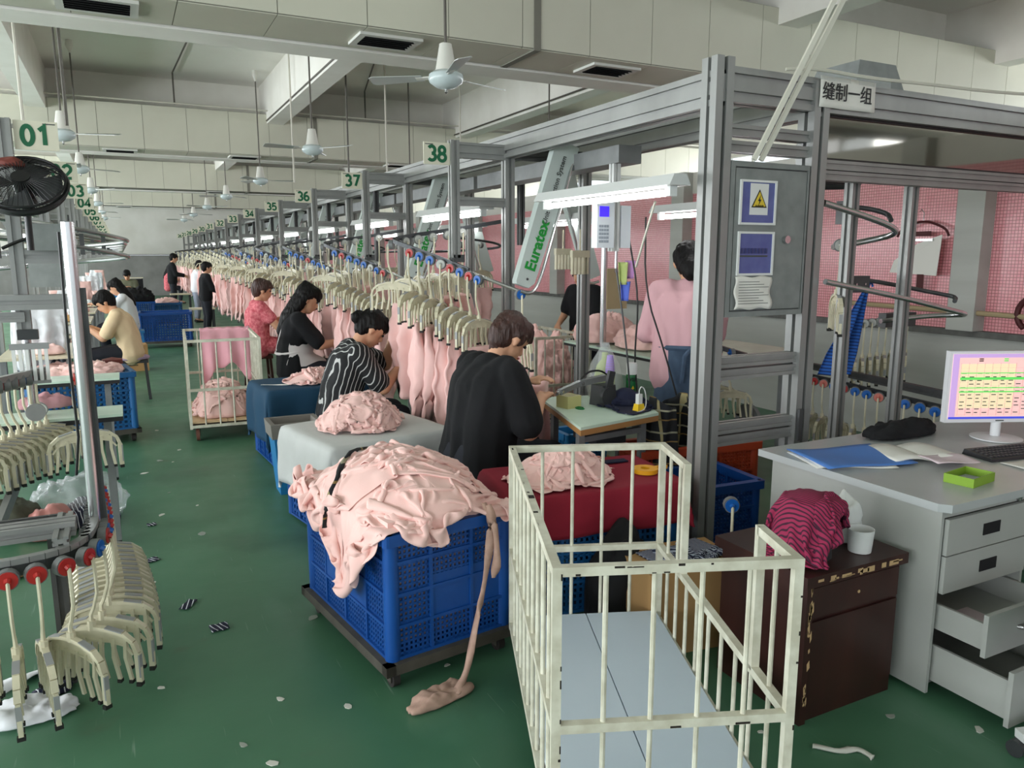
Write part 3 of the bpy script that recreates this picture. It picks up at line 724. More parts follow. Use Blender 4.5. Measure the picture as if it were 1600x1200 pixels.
for k in range(NR):
    S = Vector((2.0, Y0R + DR * k, 0)); num = words(38 - k)
    full = k < 5
    src = armF if full else armS
    if full: o = src if not usedF else copy_tree(src); usedF = True
    else: o = src if not usedS else copy_tree(src); usedS = True
    o.location = S + Vector((.25, -.47, 1.39)); o['label'] = 'slanted pale lift arm with steel return tube at sign %s' % num; o['group'] = 'lift arms of the right line'
    pts = smooth_path([S + Vector(p) for p in NEAR])
    rl = thing('station_rail', 'curved hanger rail looping out under sign %s' % num, 'rail', tuple(S), group='station rails')
    loc = [p - S for p in pts]; q = len(loc)
    cut = q * 2 // 10
    MB().tube(loc[:cut + 1], .012, 8).build('silver_end', 'steel_tube', rl, True)
    b = MB()
    for p, r2 in zip(loc[cut:], loc[cut + 1:]): b.bar(p + Vector((0, 0, .012)), r2 + Vector((0, 0, .012)), .022, .028)
    b.build('track', 'rail_dark', rl)
    MB().bb((-.02, -.03, 1.57), (.06, .03, 1.62)).build('bracket', 'alu_dark', rl)
    near = path_points(pts, .078, .34, .90) + path_points(pts, .115, 1.12, 1.72)
    far = k >= 6
    if k >= 10: near = near[::2]
    n1 = len(near)
    for j, (p, t) in enumerate(near):
        ang = math.atan2(t.y, t.x) - PI / 2
        col = random.choice(('blue', 'red', 'blue', 'white', 'blue', 'red')) if j < 8 else 'white'
        # wheel caps face the aisle
        axis = Vector((-math.cos(ang), -math.sin(ang), 0))
        out = Vector((-.6, -.8, 0))
        if axis.dot(out) < 0: ang += PI
        ax = Vector((-math.cos(ang), -math.sin(ang), 0))
        hp = p + ax * .022 + Vector((0, 0, -.022))
        cn = {'blue': 'blue', 'red': 'red', 'white': 'grey'}[col]
        hang(hp, ang + random.uniform(-.1, .1), col, ('%s-wheeled cream hanger, %s from the lift arm at sign %s' % (cn, ORD[j], num)) if not far else 'small cream hanger, %s from the lift arm at sign %s' % (ORD[j], num), 'hangers on the rail at sign %s' % num, far)
        if j != 1 and not (k < 4 and j in (7, 8)):
            white = (k == 5 and j == 4)
            garment(hp, ang + random.uniform(-.25, .25), random.randrange(7), 'pink garment clipped to the %s hanger at sign %s' % (ORD[j], num) if not white else 'white garment among the pink ones at sign %s' % num, 'garments at sign %s' % num, GARM_W if white else None)
    p = pts[0]; hang(p + Vector((-.01, -.02, -.02)), R(90), 'blue', 'blue-wheeled hanger waiting at the foot of the lift arm at sign %s' % num, 'hangers at the lift arms', far)
# arms and garments of the far side of the right line
for k in range(7):
    o = copy_tree(armS); o.location = (3.5, Y0R + .6 + DR * k, 1.4); o.scale = (-1, 1, 1)
    o['label'] = 'slanted lift arm on the wall side of the right line, %s' % ORD[k]; o['group'] = 'wall side arms'
for k in range(1, 7):
    y = Y0R + DR * k + .75
    rr = thing('station_rail', 'hanger rail on the wall side of the right line, %s' % ORD[k - 1], 'rail', (3.3, y, 1.75), group='wall side rails')
    MB().tube(smooth_path([(-.35, -.35, .05), (.2, -.3, 0), (.45, 0, -.05), (.2, .25, -.08), (-.35, .2, -.1)]), .013, 6).build('track', 'rail_dark', rr, True)
    for j in range(4):
        hp = (3.0 + .11 * j, y - .32, 1.72); hang(hp, .1 * j, 'white', 'cream hanger on the wall side rail %s, place %s' % (ORD[k - 1], ORD[j]), 'wall side hangers', k > 3)
        garment(hp, .1 * j, j + k, 'pink garment on the wall side rail %s, place %s' % (ORD[k - 1], ORD[j]), 'wall side garments')
# loops of the left line
for k in range(NL):
    y = Y0L + DL * k + .9
    rr = thing('station_rail', 'steel hanger loop reaching into the aisle after sign %s' % words(k + 1), 'rail', (-.4, y, 1.62), group='left loops')
    for dz in (0, .1):
        pts = smooth_path([(-.45, -.75, .12 + dz), (.1, -.55, .06 + dz), (.42, -.1, .0 + dz), (.45, .1, -.02 + dz), (.1, .3, -.05 + dz), (-.45, .2, -.1 + dz)])
        MB().tube(pts, .013, 8).build('rail_tube', 'steel_tube', rr, True)
    for p in ((.2, -.36), (.3, .2)): MB().bb((p[0] - .012, p[1] - .012, 0), (p[0] + .012, p[1] + .012, .12)).build('spacer', 'alu_dark', rr)
    if 0 < k < 12 and k % 2:
        for j in range(2):
            hp = (-.75 + .1 * j, y + .55, 1.6); 
            o = garment(hp, .2, j + k, 'pale garment hanging past sign %s, %s' % (words(k + 1), ORD[j]), 'garments of the left line', GARM_W if (j + k) % 3 else GARM_P)

# ------------------------------------------------------------------ cloth heaps and covers
def fold(x, y, z, s):
    """crease pattern of crumpled cloth: broad soft folds with sharp valleys plus overlapping layers"""
    o = Vector((s * 7.3, s * 3.1, s))
    p = Vector((x, y, z * .8))
    q = p + NZ.noise_vector(p * 4.0 + o) * .09
    a1 = NZ.noise(p * 2.2 + o) * 3.6
    c, sn = math.cos(a1), math.sin(a1)
    e = q.x * c - q.y * sn; g = q.x * sn + q.y * c
    v1 = abs(NZ.noise(Vector((e * 3.0, g * 10.0, q.z * 4)) + o)) * 2.4
    v2 = abs(NZ.noise(Vector((g * 5.0 + 3, e * 17.0, q.z * 6)) + o)) * 2.2
    lay = NZ.noise(q * 4.2 + o) * 2.6
    lay -= math.floor(lay); lay = lay if lay < .85 else (1 - lay) * 5.6
    return .8 * min(1, v1) ** .8 + .3 * min(1, v2) + .5 * lay - .8
def heap(name, cx, cy, z0, rx, ry, h, seed, label, m='pink', nu=150, nv=60, droop=0.0, amp=.035, rz=0.0, sq=2.6, cat='fabric heap', group=None, spill=0.0, smooth='all', kind='stuff'):
    def fn(u, v):
        a = 2 * PI * u; t = v
        ca, sa = math.cos(a), math.sin(a)
        rad = (abs(ca) ** sq + abs(sa) ** sq) ** (-1 / sq)
        edge = 1 + .10 * NZ.noise(Vector((ca * 2, sa * 2, seed))) + .07 * NZ.noise(Vector((ca * 6, sa * 6, seed + 4)))
        rr = math.sin(min(1, t) * PI / 2) ** .9 * rad * edge
        lumps = 1 + .28 * NZ.noise(Vector((ca * rr * 1.6 + seed, sa * rr * 1.6, 2)))
        zz = h * (math.cos(t * PI / 2) ** .75) * lumps
        if droop: zz -= droop * max(0, (t - .72) / .28) ** 1.5 * (1 + .8 * NZ.noise(Vector((ca * 3, sa * 3, seed + 9))))
        x, y = rx * rr * ca, ry * rr * sa
        f = fold(x * 1.25, y * 1.25, zz, seed) * amp * (1 if t < .9 else max(.25, (1 - t) * 10) if not droop else 1)
        nx, ny, nz = ca * t, sa * t, 1.2 - t
        L = math.sqrt(nx * nx + ny * ny + nz * nz)
        z = zz + f * nz / L + amp * .35
        if not droop: z = max(z, .002 + .004 * (1 - t))
        return (x + f * nx / L, y + f * ny / L, z)
    b = MB(); b.grid(fn, nu, nv, wrap=True)
    b.f.append(tuple(range(nv * nu, nv * nu + nu)))
    o = b.build(name, m, None, smooth); o.location = (cx, cy, z0); o.rotation_euler[2] = rz
    return tag(o, label, cat, group, kind)

def sim_cloth(W, L, n, m, cx, cy, rot, hfun, squeeze=.6, seed=0, iters=160, lift=.05, inner=6, grav=.0016, bend=.35, fric=.5, amp=.035):
    """crumpled sheet: a position based cloth squeezed together and dropped on a height field"""
    rg = np.random.RandomState(seed)
    u, v = np.meshgrid(np.linspace(-.5, .5, n), np.linspace(-.5, .5, m)); u = u.ravel(); v = v.ravel()
    sx = squeeze * (1 + .25 * rg.uniform(-1, 1)); sy = squeeze * (1 + .25 * rg.uniform(-1, 1))
    x = u * W * sx; y = v * L * sy; z = np.zeros_like(x)
    for k in range(14):                                  # smooth random buckling seed
        a = rg.uniform(0, 2 * np.pi); f = rg.uniform(10, 34); ph = rg.uniform(0, 6.28)
        s = np.sin((x * np.cos(a) + y * np.sin(a)) * f + ph); z += s * amp * 10 / f * .5
        x += np.cos(a) * s * .006; y += np.sin(a) * s * .006
    c, s = np.cos(rot), np.sin(rot); X = cx + x * c - y * s; Y = cy + x * s + y * c
    P = np.stack([X, Y, hfun(X, Y) + lift + z + rg.normal(0, .002, x.size)], 1); Q = P.copy()
    idx = np.arange(n * m).reshape(m, n); dx = W / (n - 1); dy = L / (m - 1)
    C = []
    def add(a, b, rest, st):
        for par in (0, 1): C.append((a[par], b[par], rest, st))
    for st in range(2):
        A = idx[:, st:-1:2].ravel(); B = idx[:, st + 1::2].ravel(); C.append((A, B, dx, 1.0))
        A = idx[st:-1:2, :].ravel(); B = idx[st + 1::2, :].ravel(); C.append((A, B, dy, 1.0))
        d = np.hypot(dx, dy)
        A = idx[st:-1:2, :-1].ravel(); B = idx[st + 1::2, 1:].ravel(); C.append((A, B, d, .6))
        A = idx[st:-1:2, 1:].ravel(); B = idx[st + 1::2, :-1].ravel(); C.append((A, B, d, .6))
    for st in range(4):
        A = idx[:, st:-2:4].ravel(); k = idx[:, st + 2::4].ravel(); q = min(A.size // m, k.size // m)
        A = idx[:, st:-2:4][:, :q].ravel(); B = idx[:, st + 2::4][:, :q].ravel(); C.append((A, B, 2 * dx, bend))
        q = min(idx[st:-2:4].shape[0], idx[st + 2::4].shape[0])
        C.append((idx[st:-2:4][:q].ravel(), idx[st + 2::4][:q].ravel(), 2 * dy, bend))
    for it in range(iters):
        V = (P - Q) * .9; Q = P.copy(); P = P + V; P[:, 2] -= grav
        for _ in range(inner):
            for A, B, r, st in C:
                d = P[B] - P[A]; L_ = np.sqrt((d * d).sum(1)) + 1e-9
                e = d * ((L_ - r) / L_ * .5 * st)[:, None]; P[A] += e; P[B] -= e
        h = hfun(P[:, 0], P[:, 1]) + .006
        w = P[:, 2] < h
        P[w, 2] = h[w]; P[w, :2] += (Q[w, :2] - P[w, :2]) * fric
    F = np.stack([idx[:-1, :-1], idx[:-1, 1:], idx[1:, 1:], idx[1:, :-1]], -1).reshape(-1, 4)
    return P, F

class Terrain:
    """height field that remembers the cloth already lying on it"""
    def __init__(self, x0, x1, y0, y1, fn, res=.012):
        self.x0, self.y0, self.res = x0, y0, res
        self.nx = int((x1 - x0) / res) + 1; self.ny = int((y1 - y0) / res) + 1
        gx, gy = np.meshgrid(x0 + np.arange(self.nx) * res, y0 + np.arange(self.ny) * res, indexing='ij')
        self.h = fn(gx, gy).astype(float)
    def __call__(self, X, Y):
        i = np.clip((X - self.x0) / self.res, 0, self.nx - 1.001); j = np.clip((Y - self.y0) / self.res, 0, self.ny - 1.001)
        a = i.astype(int); b = j.astype(int); u = i - a; v = j - b; h = self.h
        return h[a, b] * (1 - u) * (1 - v) + h[a + 1, b] * u * (1 - v) + h[a, b + 1] * (1 - u) * v + h[a + 1, b + 1] * u * v
    def lay(self, P, frac=.55):
        i = np.clip(((P[:, 0] - self.x0) / self.res + .5).astype(int), 0, self.nx - 1); j = np.clip(((P[:, 1] - self.y0) / self.res + .5).astype(int), 0, self.ny - 1)
        new = self.h.copy(); np.maximum.at(new, (i, j), P[:, 2])
        for _ in range(2):
            m = new.copy(); m[1:-1, 1:-1] = (new[1:-1, 1:-1] * 2 + new[:-2, 1:-1] + new[2:, 1:-1] + new[1:-1, :-2] + new[1:-1, 2:]) / 6
            new = np.maximum(self.h, m)
        self.h = self.h + (new - self.h) * frac
def cloth_on(name, T, W, L, n, x, y, rot, seed, label, m='pink', cat='garment', group=None, sub=False, thick=.004, **kw):
    mm = max(8, int(n * L / W))
    P, F = sim_cloth(W, L, n, mm, x, y, rot, T, seed=seed, **kw)
    T.lay(P)
    b = MB(); b.v = [tuple(p) for p in P.tolist()]; b.f = [tuple(q) for q in F.tolist()]
    o = b.build(name, m, None, 'all')
    o.modifiers.new('thickness', 'SOLIDIFY').thickness = thick
    if sub: md = o.modifiers.new('smooth', 'SUBSURF'); md.levels = 1; md.render_levels = 1
    return tag(o, label, cat, group)
def pile(T, where, specs, n, m='pink', sub=False, **kw):
    N = len(specs)
    for k, (x, y, w, l, r, sq, txt) in enumerate(specs):
        cloth_on('pink_garment', T, w, l, n, x, y, r, 40 + k * 7 + len(where), 'crumpled pink garment on the %s, %s' % (where, txt), m, group='garments on the ' + where, sub=sub, squeeze=sq, **kw)
def drape(name, cx, cy, z, hx, hy, drop, label, m, rz=0.0, seed=1, n=48, cat='cloth', amp=.012, sides=(1, 1, 1, 1)):
    d = drop
    def fn(u, v):
        X = (u * 2 - 1) * (hx + d); Y = (v * 2 - 1) * (hy + d)
        ox = max(0, abs(X) - hx); oy = max(0, abs(Y) - hy)
        x = max(-hx, min(hx, X)); y = max(-hy, min(hy, Y))
        o = max(ox, oy) if min(ox, oy) == 0 else math.hypot(ox, oy)
        o = min(o, d * 1.12)
        nx = (ox / (ox + oy) if ox + oy else 0) * math.copysign(1, X); ny = (oy / (ox + oy) if ox + oy else 0) * math.copysign(1, Y)
        k = min(1, o / .12)
        rip = amp * k * (1 + math.sin((X * 17 if oy > ox else Y * 17) + seed) + .6 * NZ.noise(Vector((X * 8, Y * 8, seed)))) + .012 * min(1, o * 20)
        if ox and oy: rip += .03 * k * min(ox, oy) / d
        zz = z + .004 * NZ.noise(Vector((X * 6, Y * 6, seed))) + .005 - o + .008 * min(1, o * 30)
        zz = max(zz, .012)
        return (x + nx * rip, y + ny * rip, zz)
    b = MB(); b.grid(fn, n, n)
    o = b.build(name, m, None, 'all'); o.location = (cx, cy, 0); o.rotation_euler[2] = rz
    md = o.modifiers.new('thickness', 'SOLIDIFY'); md.thickness = .003; md.offset = -1
    return tag(o, label, cat)
def ribbon(name, pts, w, label, m, cat, thick=.004, twist=0.0, seed=0):
    P = smooth_path(pts, 2); b = MB(); vs = []
    k = len(P)
    for i, p in enumerate(P):
        t = (P[min(i + 1, k - 1)] - P[max(0, i - 1)]).normalized(); _, s, u = basis(t)
        a = twist * i / k + .5 * math.sin(i * .7 + seed); s2 = s * math.cos(a) + u * math.sin(a); u2 = u * math.cos(a) - s * math.sin(a)
        ww = w * (1 + .25 * math.sin(i * .9 + seed))
        vs += [p + s2 * ww / 2 + u2 * thick, p + u2 * thick * 3, p - s2 * ww / 2 + u2 * thick, p - s2 * ww / 2, p - u2 * thick, p + s2 * ww / 2]
    fs = [(i * 6 + j, i * 6 + (j + 1) % 6, (i + 1) * 6 + (j + 1) % 6, (i + 1) * 6 + j) for i in range(k - 1) for j in range(6)] + [tuple(range(6))[::-1], tuple(range((k - 1) * 6, k * 6))]
    b.add(vs, fs); return tag(b.build(name, m, None, 'all'), label, cat)

# ------------------------------------------------------------------ crates, dollies, cages
def lattice(nx, nz, L, H, bar_w, th):
    b = MB()
    for i in range(nx + 1):
        x = -L / 2 + L * i / nx; b.bb((x - bar_w / 2, -th / 2, 0), (x + bar_w / 2, th / 2, H))
    for i in range(nz + 1):
        z = H * i / nz; b.bb((-L / 2, -th / 2, z - bar_w / 2), (L / 2, th / 2, z + bar_w / 2))
    return b
def crate(loc, rz, L, W, H, m, label, cx=4, cy=4, rows=4, hole=.021, group='plastic crates', plain=()):
    c = thing('plastic_crate', label, 'crate', loc, rz, group)
    t = .012
    MB().bb((-L / 2 + t, -W / 2 + t, .004), (L / 2 - t, W / 2 - t, .016)).build('crate_base', m, c)
    b = MB()
    for s in (-1, 1):
        b.bb((-L / 2, s * W / 2 - .02, H - .045), (L / 2, s * W / 2 + .02, H)); b.bb((s * L / 2 - .02, -W / 2 + .02, H - .045), (s * L / 2 + .02, W / 2 - .02, H))
    for sx in (-1, 1):
        for sy in (-1, 1): b.cyl((sx * L / 2, sy * W / 2, H - .045), (sx * L / 2, sy * W / 2, H), .02, 12)
    b.build('rim', m, c)
    for sx in (-1, 1):
        for sy in (-1, 1):
            p = MB(); p.cyl((sx * (L / 2 - .022), sy * (W / 2 - .022), 0), (sx * (L / 2 - .022), sy * (W / 2 - .022), H - .03), .030, 12); p.build('corner_post', m, c, True)
    for ax, D, E, cn in (('x', L, W, cx), ('y', W, L, cy)):
        for s in (-1, 1):
            hold = Matrix.Rotation(0 if ax == 'x' else PI / 2, 3, 'Z')
            q = lattice(max(4, int(D / hole)), max(4, int(H / hole)), D - .05, H - .03, hole * .42, .006)
            off = hold @ Vector((0, s * (E / 2 - .01) * (1 if ax == 'x' else -1), 0))
            if ax == 'y': off = Vector((s * (E / 2 - .01), 0, 0))
            o = q.build('mesh_panel', m, c); o.location = off; o.rotation_euler[2] = 0 if ax == 'x' else PI / 2
            r = MB()
            for i in range(1, cn): x = -D / 2 + D * i / cn; r.bb((x - .007, -.011, 0), (x + .007, .011, H - .03))
            for i in range(rows): z = H * i / rows; r.bb((-D / 2 + .02, -.013, z), (D / 2 - .02, .013, z + .012))
            for i in plain:
                if i < cn: x0 = -D / 2 + D * i / cn; r.bb((x0, -.004, H / rows), (x0 + D / cn, .008, H * 2 / rows + .1 * H))
            o = r.build('ribs', m, c); o.location = off; o.rotation_euler[2] = 0 if ax == 'x' else PI / 2
    return c
def caster(parent, x, y, r=.045, m='rubber'):
    w = MB().cyl((x - .014, y, r), (x + .014, y, r), r, 16).build('caster_wheel', m, parent, True)
    f = MB()
    for s in (-1, 1): f.bb((x + s * .019 - .002, y - .018, r - .01), (x + s * .019 + .002, y + .018, 2 * r + .01))
    f.bb((x - .021, y - .03, 2 * r + .004), (x + .021, y + .03, 2 * r + .012)); f.build('caster_fork', 'dolly', w)
def dolly(loc, rz, L, W, z, label):
    d = thing('dolly', label, 'dolly', loc, rz, 'crate dollies')
    b = MB()
    for s in (-1, 1): b.bar((-L / 2, s * (W / 2 - .02), z - .02), (L / 2, s * (W / 2 - .02), z - .02), .04, .04); b.bar((s * (L / 2 - .02), -W / 2, z - .02), (s * (L / 2 - .02), W / 2, z - .02), .04, .04)
    b.build('frame', 'dolly', d); MB().bb((-L / 2 + .03, -W / 2 + .03, z - .014), (L / 2 - .03, W / 2 - .03, z - .004)).build('deck', 'dolly', d)
    for sx in (-1, 1):
        for sy in (-1, 1): caster(d, sx * (L / 2 - .06), sy * (W / 2 - .07), (z - .052) / 2)
    return d
def cage(loc, rz, W, L, H, zb, label, gate=False, board='cage_board', near_bars=4, side_bars=9, m='cage_white', wheel='wheel_rust'):
    c = thing('cage_cart', label, 'cage cart', loc, rz, 'white cage carts')
    t = .023
    for x in (0, W):
        for y in (0, L): MB().bb((x - t / 2, y - t / 2, zb - .05), (x + t / 2, y + t / 2, H)).build('corner_post', m, c)
    zm = zb + (H - zb) * .40
    for y in (0, L):
        for z in (H - t / 2, zm, zb - .03): MB().bb((t / 2, y - t / 2, z - t / 2), (W - t / 2, y + t / 2, z + t / 2)).build('cross_rail', m, c)
        for i in range(near_bars):
            x = W * (i + 1) / (near_bars + 1); MB().cyl((x, y, zb - .02), (x, y, H - .02), .0068, 8).build('bar', m, c, True)
    for x in (0, W):
        g = gate and x == W
        for z in (zm, zb - .03): MB().bb((x - t / 2, t / 2, z - t / 2), (x + t / 2, L - t / 2, z + t / 2)).build('side_rail', m, c)
        if not g: MB().bb((x - t / 2, t / 2, H - t), (x + t / 2, L - t / 2, H)).build('side_rail', m, c)
        else:
            for y0, y1 in ((t / 2, L * .19), (L * .74, L - t / 2)):
                MB().bb((x - t / 2, y0, H - t), (x + t / 2, y1, H)).build('side_rail', m, c)
            for y in (L * .19, L * .74): MB().bb((x - t / 2, y - t / 2, zm), (x + t / 2, y + t / 2, H)).build('gate_post', m, c)
        for i in range(side_bars):
            y = L * (i + 1) / (side_bars + 1); top = H - .02
            if g and L * .19 < y < L * .74: top = zm
            MB().cyl((x, y, zb - .02), (x, y, top), .0068, 8).build('bar', m, c, True)
    if gate:
        rc = random.Random(4)
        for q in range(34):
            w = rc.uniform(.004, .03); h = rc.uniform(.002, .006)
            if q < 14: x = rc.uniform(.02, W - .05); z = rc.choice((H - t + .001, zm - t / 2 + .001, H - .006)); MB().bb((x, -t / 2 - .0006, z), (x + w, -t / 2 + .001, z + h)).build('paint_chip', 'chip', c)
            elif q < 26: z = rc.uniform(zb, H - .03); x0 = rc.choice((0, W)); MB().bb((x0 + t / 2 - h, -t / 2 - .0006, z), (x0 + t / 2 + .0006, -t / 2 + .002, z + w)).build('paint_chip', 'chip', c)
            else: y = rc.uniform(.05, L - .05); MB().bb((-t / 2 + rc.uniform(0, t - h), y, H - .001), (-t / 2 + rc.uniform(h, t), y + w, H + .0006)).build('paint_chip', 'chip', c)
    for s, (a, b) in enumerate(((.012, W / 2 - .002), (W / 2 + .002, W - .012))):
        MB().bb((a, .012, zb - .006), (b, L - .012, zb + .006)).build('floor_board', board, c)
    MB().bb((.01, .01, zb - .05), (W - .01, L - .01, zb - .012)).build('underframe', 'chip', c)
    for x in (.05, W - .05):
        for y in (.08, L - .08): caster(c, x, y, (zb - .062) / 2, wheel)
    return c

# the big blue crate full of pink garments in front
dolly((.985, 2.99, 0), R(8.5), .60, .88, .12, 'dark steel dolly under the overflowing blue crate in front')
crate((.985, 2.99, .12), R(8.5), .54, .82, .50, 'crate_blue', 'big blue mesh crate overflowing with pink garments, nearest the aisle', 3, 4, 4, plain=(1, 2))
heap('garment_heap', .985, 3.0, .60, .265, .40, .115, 3, 'mass of pink garments filling the front blue crate', rz=R(8.5), nu=90, nv=30, amp=.01, sq=4)
hp_ = bpy.data.objects['garment_heap']
MB().bb((-.25, -.385, -.44), (.25, .385, .05)).build('packed_layers', 'pink', hp_)
# single garments lying on the heap and over the rim
ca_, sa_ = math.cos(R(8.5)), math.sin(R(8.5))
def crate_h(X, Y):
    x = (X - .985) * ca_ + (Y - 2.99) * sa_; y = -(X - .985) * sa_ + (Y - 2.99) * ca_
    inside = (np.abs(x) < .298) & (np.abs(y) < .438)
    d = .625 + .15 * np.clip(1 - (x / .30) ** 2 - (y / .46) ** 2, 0, 1) ** .7
    return np.where(inside, d, .02)
TC = Terrain(.2, 1.8, 2.1, 3.9, crate_h)
pile(TC, 'front crate heap', [(.78, 3.26, .80, .66, .2, .62, 'over the left rim at the back'), (1.10, 3.30, .70, .62, 1.1, .6, 'at the far right corner'), (.76, 2.84, .80, .66, .5, .64, 'over the left rim near the aisle'), (1.22, 2.80, .76, .6, -.3, .62, 'over the right front corner'),
    (.95, 2.70, .66, .62, .8, .52, 'behind the near rim'), (1.04, 3.08, .86, .66, .3, .56, 'across the middle'), (.86, 3.06, .72, .70, 1.4, .54, 'topmost on the left'), (1.10, 2.90, .72, .64, 2.0, .52, 'topmost on the right')], 54, sub=True, iters=130, inner=5, fric=.6, bend=.45, amp=.05)
def on_heap(T, pts, up=.012): return [(x, y, float(T(np.array([x]), np.array([y]))[0]) + up) for x, y in pts]
ribbon('plaid_ribbon', on_heap(TC, [(1.0, 3.34), (.92, 3.29), (.84, 3.22), (.78, 3.14), (.74, 3.06), (.70, 2.99)], .02) + [(.655, 2.95, .62), (.645, 2.94, .54)], .024, 'olive plaid strip lying across the pink heap in front', 'plaid', 'fabric strip', twist=.4)
ribbon('fabric_strip', [(1.19, 2.60, .66), (1.20, 2.545, .60), (1.17, 2.53, .40), (1.12, 2.52, .22), (1.06, 2.47, .06), (.98, 2.40, .015)], .03, 'long beige fabric strip hanging down the front of the blue crate', 'beige_rag', 'fabric strip', seed=1)
ribbon('fabric_strip', [(1.20, 2.58, .66), (1.215, 2.54, .58), (1.215, 2.53, .45), (1.20, 2.53, .38)], .03, 'short beige fabric strip hanging beside the long one', 'beige_rag', 'fabric strip', seed=4)
heap('tangled_rag', .93, 2.42, 0.0, .14, .05, .035, 21, 'tangled beige rag wound round the front dolly wheel on the floor', 'beige_rag', 50, 16, amp=.02, cat='rag', kind=None, rz=.25)

# red covered crate with a pile of pink cloth, right behind the cage
crate((1.87, 2.97, .02), R(-7), .78, .46, .56, 'crate_teal', 'blue mesh crate under the dark red cloth beside the cage cart', 4, 3, 4, hole=.03)
drape('red_cloth', 1.87, 2.97, .585, .42, .255, .2, 'dark red cloth spread over the blue crate beside the cage cart', 'red_cloth', R(-7), 4)
heap('garment_heap', 1.75, 2.96, .595, .22, .13, .12, 12, 'core of the pink pile on the dark red cloth', nu=60, nv=24, amp=.01, sq=2.3)
TR = Terrain(1.2, 2.5, 2.5, 3.5, lambda X, Y: .594 + .12 * np.clip(1 - ((X - 1.75) / .25) ** 2 - ((Y - 2.96) / .16) ** 2, 0, 1) ** .7)
pile(TR, 'dark red cloth', [(1.66, 2.94, .5, .46, .2, .52, 'at the left'), (1.86, 2.93, .5, .46, .9, .5, 'at the right'), (1.74, 2.92, .52, .5, 1.7, .5, 'at the front'), (1.78, 3.0, .56, .46, .4, .46, 'on top')], 46, sub=True, iters=110, inner=5, fric=.72, bend=.3, amp=.045)
tape = thing('tape_roll', 'flat yellow tape roll on the dark red cloth', 'tape', (2.16, 2.86, .594))
b = MB(); b.lathe([(.022, 0), (.06, 0), (.06, .02), (.022, .02), (.022, 0)], 24); b.build('tape_ring', 'orange_tape', tape, True)
MB().bb((.04, -.004, .001), (.13, .016, .018)).build('loose_end', 'orange_tape', tape)
tag(MB().box((2.06, 3.09, .5965), (.28, .05, .006), R(-7)).build('navy_strip', 'navy_cloth'), 'navy strip across the back of the dark red cloth', 'fabric strip')

# white covered crate with pile, blue covered crate with pile
crate((1.27, 4.47, .02), R(11), .78, .70, .54, 'crate_blue', 'blue crate hidden under the white cloth, third from the camera', 4, 4, 4, hole=.04)
drape('white_cloth', 1.27, 4.47, .575, .405, .365, .36, 'greyish white cloth over a crate with a tall pink pile', 'white_cloth', R(11), 7)
heap('garment_heap', 1.24, 4.52, .588, .23, .2, .17, 23, 'core of the tall pink pile on the white cloth', nu=60, nv=24, amp=.01, sq=2.1)
TW = Terrain(.7, 1.9, 3.9, 5.1, lambda X, Y: .588 + .17 * np.clip(1 - ((X - 1.24) / .26) ** 2 - ((Y - 4.52) / .23) ** 2, 0, 1) ** .7)
pile(TW, 'white cloth', [(1.14, 4.46, .52, .5, .2, .5, 'at the left'), (1.34, 4.45, .5, .48, .9, .48, 'at the right'), (1.24, 4.40, .52, .46, 1.7, .48, 'at the front'), (1.25, 4.55, .56, .5, .4, .42, 'topmost')], 42, iters=100, inner=5, fric=.72, bend=.3, amp=.05)
crate((1.27, 6.2, .02), R(4), .74, .60, .56, 'crate_blue', 'blue crate hidden under the dark blue cloth', 4, 4, 4, hole=.04)
drape('blue_cloth', 1.27, 6.2, .60, .39, .32, .42, 'dark blue cloth draped nearly to the floor over a crate', 'blue_cloth', R(4), 2)
TB = Terrain(.8, 1.9, 5.7, 6.8, lambda X, Y: .612 + .06 * np.clip(1 - ((X - 1.34) / .22) ** 2 - ((Y - 6.22) / .18) ** 2, 0, 1))
pile(TB, 'dark blue cloth', [(1.26, 6.15, .5, .44, .2, .5, 'at the left'), (1.42, 6.2, .5, .46, .9, .5, 'at the right'), (1.36, 6.24, .5, .4, .4, .44, 'on top')], 34, iters=90, inner=5, fric=.72, bend=.3, amp=.05)
ribbon('white_tape', [(.9, 6.15, .612), (1.0, 6.1, .612), (1.12, 6.06, .612), (1.2, 6.0, .612)], .015, 'thin white tape lying on the dark blue cloth', 'paper', 'fabric strip', .001)
wb = thing('waste_bin', 'light blue plastic bin lined with a grey bag between the covered crates', 'bin', (.97, 5.27, 0))
def taper(w0, d0, w1, d1, z0, z1, t=.006):
    b = MB()
    o = lambda w, d, z: [(-w, -d, z), (w, -d, z), (w, d, z), (-w, d, z)]
    b.add(o(w0, d0, z0) + o(w1, d1, z1) + o(w1 - t, d1 - t, z1) + o(w0 - t, d0 - t, z0 + t), [(3, 2, 1, 0)] + [(i, (i + 1) % 4, 4 + (i + 1) % 4, 4 + i) for i in range(4)] + [(4 + i, 4 + (i + 1) % 4, 8 + (i + 1) % 4, 8 + i) for i in range(4)] + [(8 + i, 8 + (i + 1) % 4, 12 + (i + 1) % 4, 12 + i) for i in range(4)] + [(12, 13, 14, 15)])
    return b
taper(.12, .09, .155, .125, 0, .47).build('bin_body', 'bin_blue', wb)
taper(.165, .135, .172, .142, .40, .50, .03).build('bag_liner', 'bin_grey', wb)

